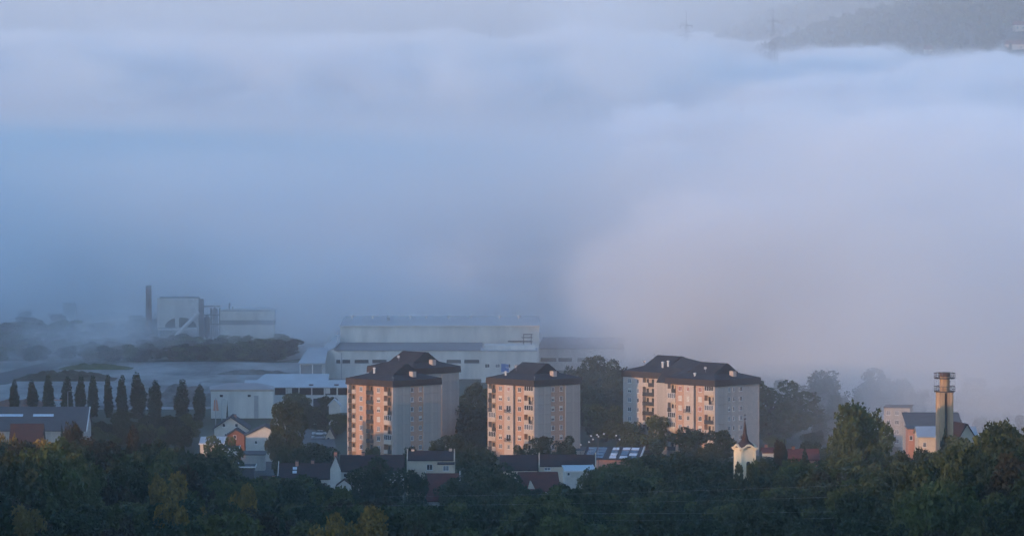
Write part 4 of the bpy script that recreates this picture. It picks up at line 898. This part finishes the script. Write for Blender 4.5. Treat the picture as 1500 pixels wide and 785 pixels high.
for x, y in sorted(cand, key=lambda p: p[1]):
    px = x / y * FPX + 750; h = rnd.uniform(11, 18); w_ = rnd.uniform(10, 15); g0 = ground(x, y)
    wp = w_ / y * FPX * .36
    lim = max(skyline(px - wp), skyline(px), skyline(px + wp)) + rnd.uniform(-7, 3)
    for q in singles:
        if q[2] < 1320 and y < q[2] - 5 and abs(px - q[0]) < wp + q[3] * .42: lim = max(lim, q[1] + q[3] * .62)
    top = Z_(lim, y) - g0
    if top < 4.5: continue
    if h > top: h = top; w_ = min(w_, max(7.0, h * 1.15))
    elif px < 340 or px > 1340: h = min(top, h * 1.3)
    if any((x - a) ** 2 + (y - b) ** 2 < c * c for a, b, c in taken): continue
    row = HOR + (CZ - g0 - h) / y * FPX
    c0 = max(0, int(px - wp * 1.1) + 100); c1 = min(1699, int(px + wp * 1.1) + 100)
    c1 = max(c0, c1)
    vis = 0
    for c in range(c0, c1):
        u = (c - 100 - px) / (wp * 1.15); r_ = row + (1 - math.sqrt(max(0, 1 - u * u))) * h / y * FPX * .4
        if 0 <= c - 100 < 1500: vis += max(0, horizon[c] - r_)
        horizon[c] = min(horizon[c], r_)
    left = px < 560
    kind = rnd.choices(['green', 'olive', 'brown', 'gold'], [5, 3, 2, .12] if left else [8, 3, .3, .03])[0]
    spec.append((vis, x, y, h, w_, kind))
spec.sort(reverse=True)
def place_words(x, y):
    px = x / y * FPX + 750; i = min(5, max(0, int(px / 250)))
    side = ('below the long barn', 'below the white gabled houses', 'below the leftmost towers', 'below the brown terraces', 'below the church tower', 'on the rise below the chimney tower')[i]
    return ('nearest to the viewer ' if y < 1130 else 'in the middle rows ' if y < 1280 else 'in the back row ') + side
for vis, x, y, h, w_, kind in spec[:FOREST]:
    pw = place_words(x, y); tree(x, y, h, w_, kind, {'green': 'dark green', 'olive': 'olive green', 'brown': 'brownish', 'gold': 'gold flecked'}[kind] + ' forest tree ' + pw, GF[kind] + ' ' + pw)
rest = [q for q in spec[FOREST:] if q[0] > 12 or not -40 < q[1] / q[2] * FPX + 750 < 1540]
b = MB(); src_ = [(c, [tuple(v.co) for v in c.vertices]) for c in CR['low']]
for vis, x, y, h, w_, kind in rest:
    c, vs = src_[int(x * 7 + y) % len(src_)]; g0 = ground(x, y); k = len(b.v); sx_ = w_ / 7.4; sz = h / 9.3
    b.v += [(x + v[0] * sx_, y + v[1] * sx_, g0 + v[2] * sz) for v in vs]; n = len(vs) // 4
    b.f += [(k + 4 * i, k + 4 * i + 1, k + 4 * i + 2, k + 4 * i + 3) for i in range(n)]; b.m += [0] * n
if rest: tag(b.build('forest_canopy', M['leaf']), 'dark mass of smaller crowns filling the gaps of the foreground forest', 'forest', kind='stuff')
print('forest', len(spec), 'visible', sum(1 for q in spec if q[0] > 12), 'rest', len(rest), [round(spec[i][0]) for i in (50, 100, 150, 200, 250) if i < len(spec)])
# town greenery between houses and towers
foot = [(-65, -15, 1585, 1690), (-18, 30, 1585, 1650), (30, 75, 1585, 1680), (-95, -62, 1560, 1680), (-185, -112, 1580, 1640), (15, 40, 1550, 1580)]
for o in list(bpy.data.objects):
    if o.parent is None and o.get('category') in ('house', 'shed', 'building', 'garage', 'carport', 'warehouse', 'barn', 'annex'):
        foot.append((o.location.x - 7, o.location.x + 7, o.location.y - 5, o.location.y + 14))
def free(x, y): return not any(a < x < b and c < y < d for a, b, c, d in foot)
zones = [(120, 315, 1570, 1700, 60, 4, 7.5), (-30, 310, 1650, 1740, 18, 2.5, 4), (405, 508, 1690, 1780, 20, 4, 8), (420, 505, 1480, 1560, 7, 4, 6), (670, 715, 1600, 1760, 12, 6, 13), (830, 980, 1620, 1790, 24, 6, 12), (1060, 1290, 1540, 1800, 40, 5, 11), (1300, 1520, 1600, 1850, 34, 4, 9), (690, 1120, 1470, 1540, 34, 4, 7), (1110, 1520, 1420, 1530, 30, 4, 9), (600, 740, 1500, 1560, 10, 4, 6)]
lim2 = lambda px: 600 if px < 310 else 590
ZW = ('between the poplars and the white houses', 'behind the long barn', 'below the long open barn', 'beside the small car park', 'between the leftmost and middle towers', 'between the middle and right towers', 'in the mist right of the towers', 'behind the chimney tower', 'at the feet of the towers', 'among the red roofs right of the church', 'behind the cream fronted house')
for zi, (a, b, c, d, n, h0, h1) in enumerate(zones):
    for i in range(int(n * .7)):
        y = rnd.uniform(c, d); x = X_(rnd.uniform(a, b), y)
        if not free(x, y): continue
        h = rnd.uniform(h0, h1); k = rnd.choices(['green', 'olive', 'brown'], [6, 2, .5])[0]
        tree(x, y, h, h * rnd.uniform(.85, 1.15), k, {'green': 'dark green', 'olive': 'olive green', 'brown': 'brownish'}[k] + ' garden tree ' + ZW[zi], 'garden trees ' + ZW[zi] + ' ' + k, 'garden_tree')
# shrub belt in front of the works
for i in range(170):
    px = rnd.uniform(-20, 418); py = rnd.uniform(512, 530) if px > 210 else rnd.uniform(488, 532)
    Y = CZ * FPX / (py - HOR); x = X_(px, Y); h = rnd.uniform(4.0, 6.6)
    tree(x, Y, h, h * rnd.uniform(1.5, 2.2), 'bush', 'bush in the low scrub belt ' + ('left of the rust brown chimney' if px < 217 else 'in front of the pale works buildings'), 'scrub belt ' + ('left' if px < 217 else 'right') + ' of the chimney')
# trees fading on the far side, left
for i in range(14):
    Y = rnd.uniform(2230, 2420); px = rnd.uniform(-30, 230); tree(X_(px, Y), Y, rnd.uniform(3, 6), rnd.uniform(6, 11), 'bush', 'faint bush on the far foggy field', 'faint bushes on the far field at left')
# hilltop woods above the fog: one far-off wood per hill
def hill_wood(name, label, x0, x1, y0, y1, n, seed):
    r = random.Random(seed); b = MB()
    for i in range(n):
        x = r.uniform(x0, x1); y = r.uniform(y0, y1)
        if any(abs(x - a) < 16 and c - 70 < y < c + 12 for a, c in HH): continue
        z = ground(x, y); h = r.uniform(9, 19); w_ = h * r.uniform(.45, .7)
        for k in range(26):
            d = Vector((r.gauss(0, 1), r.gauss(0, 1), r.gauss(0, 1))).normalized() * r.uniform(.5, 1)
            c = Vector((x + d.x * w_ * .8, y + d.y * w_ * .8, z + h * .55 + d.z * h * .45)); s_ = r.uniform(1.6, 3.2)
            a = Vector((r.gauss(0, 1), r.gauss(0, 1), r.gauss(0, 1))).normalized(); u = a.orthogonal() * s_; v = a.cross(u)
            q = len(b.v); b.v += [tuple(c - u), tuple(c - v), tuple(c + u), tuple(c + v)]; b.f.append((q, q + 1, q + 2, q + 3)); b.m.append(0)
    return tag(b.build(name, M['leaf']), label, 'woodland', kind='stuff')
HH = []
for px, py in ((1494, 47), (1488, 70), (1361, 77)):
    q = min((abs(ground(X_(px, q), q) - Z_(py, q)), q) for q in range(5050, 6300, 25))[1]; HH.append((X_(px, q), q))
hill_wood('near_hill_woodland', 'dense wood covering the nearer hill above the fog', 120, 760, 5200, 6400, 3600, 5)
hill_wood('far_hill_woodland', 'dense wood on the farther ridge above the fog', 150, 1000, 7300, 8200, 2200, 6)
# sunlit hillside houses above the fog
for px, py, W, Y, m, lab in ((1494, 47, 11, 5650, 'cream_wall', 'sunlit orange house on the hill at the top right edge'), (1488, 70, 18, 5480, 'cream_wall', 'long sunlit house just above the fog at the right edge'), (1361, 77, 7, 5560, 'white_wall', 'tiny white house at the foot of the wooded hill')):
    x = X_(px, Y); zb = 0
    Y = min((abs(ground(X_(px, q), q) - Z_(py, q)), q) for q in range(5050, 6300, 25))[1]; x = X_(px, Y); zb = ground(x, Y); t = thing('hill_house', lab, 'house', (x, Y, zb), R(15))
    MB().box(-W / 2, W / 2, 0, 8, -4, 5).build('wall', M[m], t); MB().add([(-W / 2 - .5, -.5, 5), (W / 2 + .5, -.5, 5), (W / 2 + .5, 8.5, 5), (-W / 2 - .5, 8.5, 5), (-W / 2, 4, 9), (W / 2, 4, 9)], [(0, 1, 5, 4), (2, 3, 4, 5), (1, 2, 5), (3, 0, 4), (3, 2, 1, 0)]).build('roof', M['roof_red'], t)
    for u in (-.28, .28): window(t, u * W, -.01, 2.4, 1.8, 1.8, 0)

# ------------------------------------------------------------------ pylons and wires
def pylon(px, py0, Y, H, label):
    zt = Z_(py0, Y); t = thing('power_pylon', label, 'pylon', (X_(px, Y), Y, zt - H), R(20), 'pylons rising out of the fog')
    g = MB(); w0 = H * .07
    for sx in (-1, 1):
        for sy in (-1, 1): g.tube((sx * w0, sy * w0, 0), (sx * .5, sy * .5, H * .80), .14, .1, 4)
    for k in range(9):
        z = H * .80 * k / 9; z2 = H * .80 * (k + 1) / 9; a = lerp(w0, .5, k / 9); b_ = lerp(w0, .5, (k + 1) / 9)
        for sy in (-1, 1): g.tube((-a, sy * a, z), (b_, sy * b_, z2), .09, n=3); g.tube((a, sy * a, z), (-b_, sy * b_, z2), .09, n=3)
    g.build('lattice_mast', M['steel'], t); MB().tube((0, 0, H * .79), (0, 0, H), .3, .12, 5).build('mast_tip', M['steel'], t)
    for k, (f_, wd) in enumerate(((.80, 5.4), (.66, 6.0))):
        z = H * f_; a = MB()
        for s_ in (-1, 1): a.tube((0, 0, z + 1.4), (s_ * wd, 0, z), .18, .1, 4).tube((0, 0, z), (s_ * wd, 0, z), .3, .2, 4).tube((s_ * wd * .95, 0, z), (s_ * wd * .95, 0, z - 2.6), .16, n=4)
        a.build('cross_arm', M['steel'], t)
pylon(718, 43, 4500, 60, 'faint lattice pylon in the fog, leftmost of three')
pylon(1005, 16, 4600, 60, 'faint lattice pylon above the fog, middle of three')
pylon(1132, 10, 4700, 60, 'faint lattice pylon near the foggy hill, rightmost of three')
wi = 0
for (pa, ya, Ya_), (pb, yb, Yb), sag in (((430, 742, 1120), (1560, 716, 1080), .8), ((560, 728, 1130), (1560, 696, 1090), .8), ((760, 752, 1060), (1560, 741, 1040), .6), ((640, 762, 1060), (1560, 752, 1040), .6)):
    A = Vector((X_(pa, Ya_), Ya_, Z_(ya, Ya_))); B = Vector((X_(pb, Yb), Yb, Z_(yb, Yb))); g = MB(); n = 24; P = [A.lerp(B, i / n) - Vector((0, 0, sag * 4 * (i / n) * (1 - i / n))) for i in range(n + 1)]
    for p, q in zip(P, P[1:]): g.tube(p, q, .013, n=4)
    wi += 1; lab = ['lowest but two of the faint wires crossing above the forest', 'topmost faint wire crossing above the forest', 'lower faint wire crossing the forest at right', 'lowest faint wire crossing the forest'][wi - 1]
    tag(g.build('power_wire', M['galv']), lab, 'wire')

# ------------------------------------------------------------------ haze and fog
def volmat(name, build):
    m = bpy.data.materials.new(name); m.use_nodes = True; n = m.node_tree; n.nodes.remove(n.nodes['Principled BSDF'])
    v = n.nodes.new('ShaderNodeVolumePrincipled'); n.links.new(v.outputs[0], n.nodes['Material Output'].inputs['Volume'])
    build(n, v); return m
def hz(n, v):
    v.inputs['Density'].default_value = .000035; v.inputs['Color'].default_value = (.93, .96, 1, 1); v.inputs['Anisotropy'].default_value = 0
tag(MB().box(-5900, 5900, -2400, 11900, -3, 215).build('haze', volmat('haze', hz)), kind='stuff')
def fg(n, v):
    N = n.nodes.new; L = n.links.new
    def Mt(op, a, b=None, c=None, clamp=False):
        q = N('ShaderNodeMath'); q.operation = op; q.use_clamp = clamp
        for i, x in enumerate((a, b, c)):
            if x is None: continue
            if isinstance(x, (int, float)): q.inputs[i].default_value = x
            else: L(x, q.inputs[i])
        return q.outputs[0]
    def noise(vec, scale, detail=3, rough=.5):
        q = N('ShaderNodeTexNoise'); q.inputs['Scale'].default_value = scale; q.inputs['Detail'].default_value = detail; q.inputs['Roughness'].default_value = rough
        L(vec, q.inputs['Vector']); return q.outputs[0]
    tc = N('ShaderNodeTexCoord').outputs['Object']
    sp = N('ShaderNodeSeparateXYZ'); L(tc, sp.inputs[0]); x, y, z = sp.outputs
    mp = N('ShaderNodeMapping'); mp.inputs['Scale'].default_value = (1, .6, 1.7); mp.inputs['Location'].default_value = (730, 1700, 0); L(tc, mp.inputs[0]); tv = mp.outputs[0]
    n1 = noise(tv, 1 / 110, 5, .6)
    right = Mt('MULTIPLY_ADD', x, 1 / 100, -.9, clamp=True)
    # oblique front: nearer on the right
    yf = Mt('MINIMUM', Mt('MAXIMUM', Mt('MULTIPLY_ADD', x, -4.4, 2055), 1590), 1995)
    yf = Mt('MULTIPLY_ADD', Mt('MAXIMUM', Mt('SUBTRACT', .52, n1), 0), 1300, yf)
    front = Mt('MULTIPLY', Mt('SUBTRACT', y, yf), 1 / 220, clamp=True)
    zt = Mt('MULTIPLY_ADD', right, -25, Mt('MULTIPLY_ADD', Mt('MULTIPLY', Mt('SUBTRACT', y, 4700), 1 / 900, clamp=True), -34, 98))
    zt = Mt('MULTIPLY_ADD', Mt('SUBTRACT', n1, .5), 135, zt)
    # low shelf of fog in front (tall on the right), a thin gap, then the main bank
    rt = Mt('MULTIPLY_ADD', Mt('MULTIPLY_ADD', Mt('SUBTRACT', n1, .5), 160, x), 1 / 120, -.15, clamp=True)
    za = Mt('MULTIPLY_ADD', rt, 38, Mt('MULTIPLY_ADD', Mt('SUBTRACT', n1, .5), 100, 40))
    topa = Mt('MULTIPLY', Mt('SUBTRACT', za, z), 1 / 12, clamp=True)
    back = Mt('MAXIMUM', rt, Mt('MULTIPLY', Mt('SUBTRACT', Mt('MULTIPLY_ADD', Mt('SUBTRACT', n1, .5), 1400, 3150), y), 1 / 250, clamp=True))
    banka = Mt('MULTIPLY', Mt('MULTIPLY', front, topa), Mt('MULTIPLY', back, Mt('MULTIPLY_ADD', Mt('SUBTRACT', n1, .47), 7, .09, clamp=True)))
    topb = Mt('MULTIPLY', Mt('SUBTRACT', zt, z), 1 / 40, clamp=True)
    frontb = Mt('MULTIPLY', Mt('SUBTRACT', y, Mt('MULTIPLY_ADD', Mt('SUBTRACT', n1, .5), -2200, 3500)), 1 / 500, clamp=True)
    bankb = Mt('MULTIPLY', Mt('MULTIPLY', frontb, topb), Mt('MULTIPLY_ADD', Mt('SUBTRACT', n1, .5), 10, Mt('MULTIPLY_ADD', Mt('SUBTRACT', y, 4200), 1 / 2500, .15, clamp=True), clamp=True))
    fill = Mt('MULTIPLY', Mt('MULTIPLY', front, Mt('MULTIPLY', Mt('SUBTRACT', 75, z), 1 / 40, clamp=True)), Mt('MULTIPLY_ADD', Mt('SUBTRACT', n1, .5), .6, .18, clamp=True))
    d = Mt('MULTIPLY', Mt('MAXIMUM', Mt('MAXIMUM', banka, bankb), fill), .045)
    # thin valley mist in front of the bank and over it
    mist = Mt('MULTIPLY', Mt('SUBTRACT', y, 1000), 1 / 1000, clamp=True)
    mist = Mt('MULTIPLY', Mt('POWER', mist, 3), Mt('MULTIPLY_ADD', Mt('MULTIPLY', x, 1 / 90, clamp=True), .0007, .0009))
    mist = Mt('MULTIPLY', mist, Mt('MULTIPLY_ADD', Mt('SUBTRACT', noise(tv, 1 / 420, 1), .5), 4.5, 1.0, clamp=False))
    mist = Mt('MAXIMUM', mist, .00004)
    far = Mt('MULTIPLY_ADD', Mt('SUBTRACT', z, 45), -1 / 50, 1, clamp=True)
    mist = Mt('MULTIPLY', mist, Mt('MULTIPLY_ADD', far, .72, Mt('MULTIPLY_ADD', right, -.17, .28)))
    d = Mt('ADD', d, mist)
    near = Mt('MULTIPLY', Mt('MULTIPLY', Mt('SUBTRACT', y, 1520), 1 / 250, clamp=True), Mt('MULTIPLY_ADD', x, 1 / 70, -.85, clamp=True))
    d = Mt('ADD', d, Mt('MULTIPLY', Mt('MULTIPLY', near, Mt('MULTIPLY', far, Mt('MULTIPLY', Mt('SUBTRACT', 2500, y), 1 / 350, clamp=True))), .0075))
    L(d, v.inputs['Density']); v.inputs['Color'].default_value = (.95, .97, .99, 1); v.inputs['Anisotropy'].default_value = 0
tag(MB().box(-3200, 3200, 900, 9800, -2, 190).build('fog_bank', volmat('fog', fg)), kind='stuff')
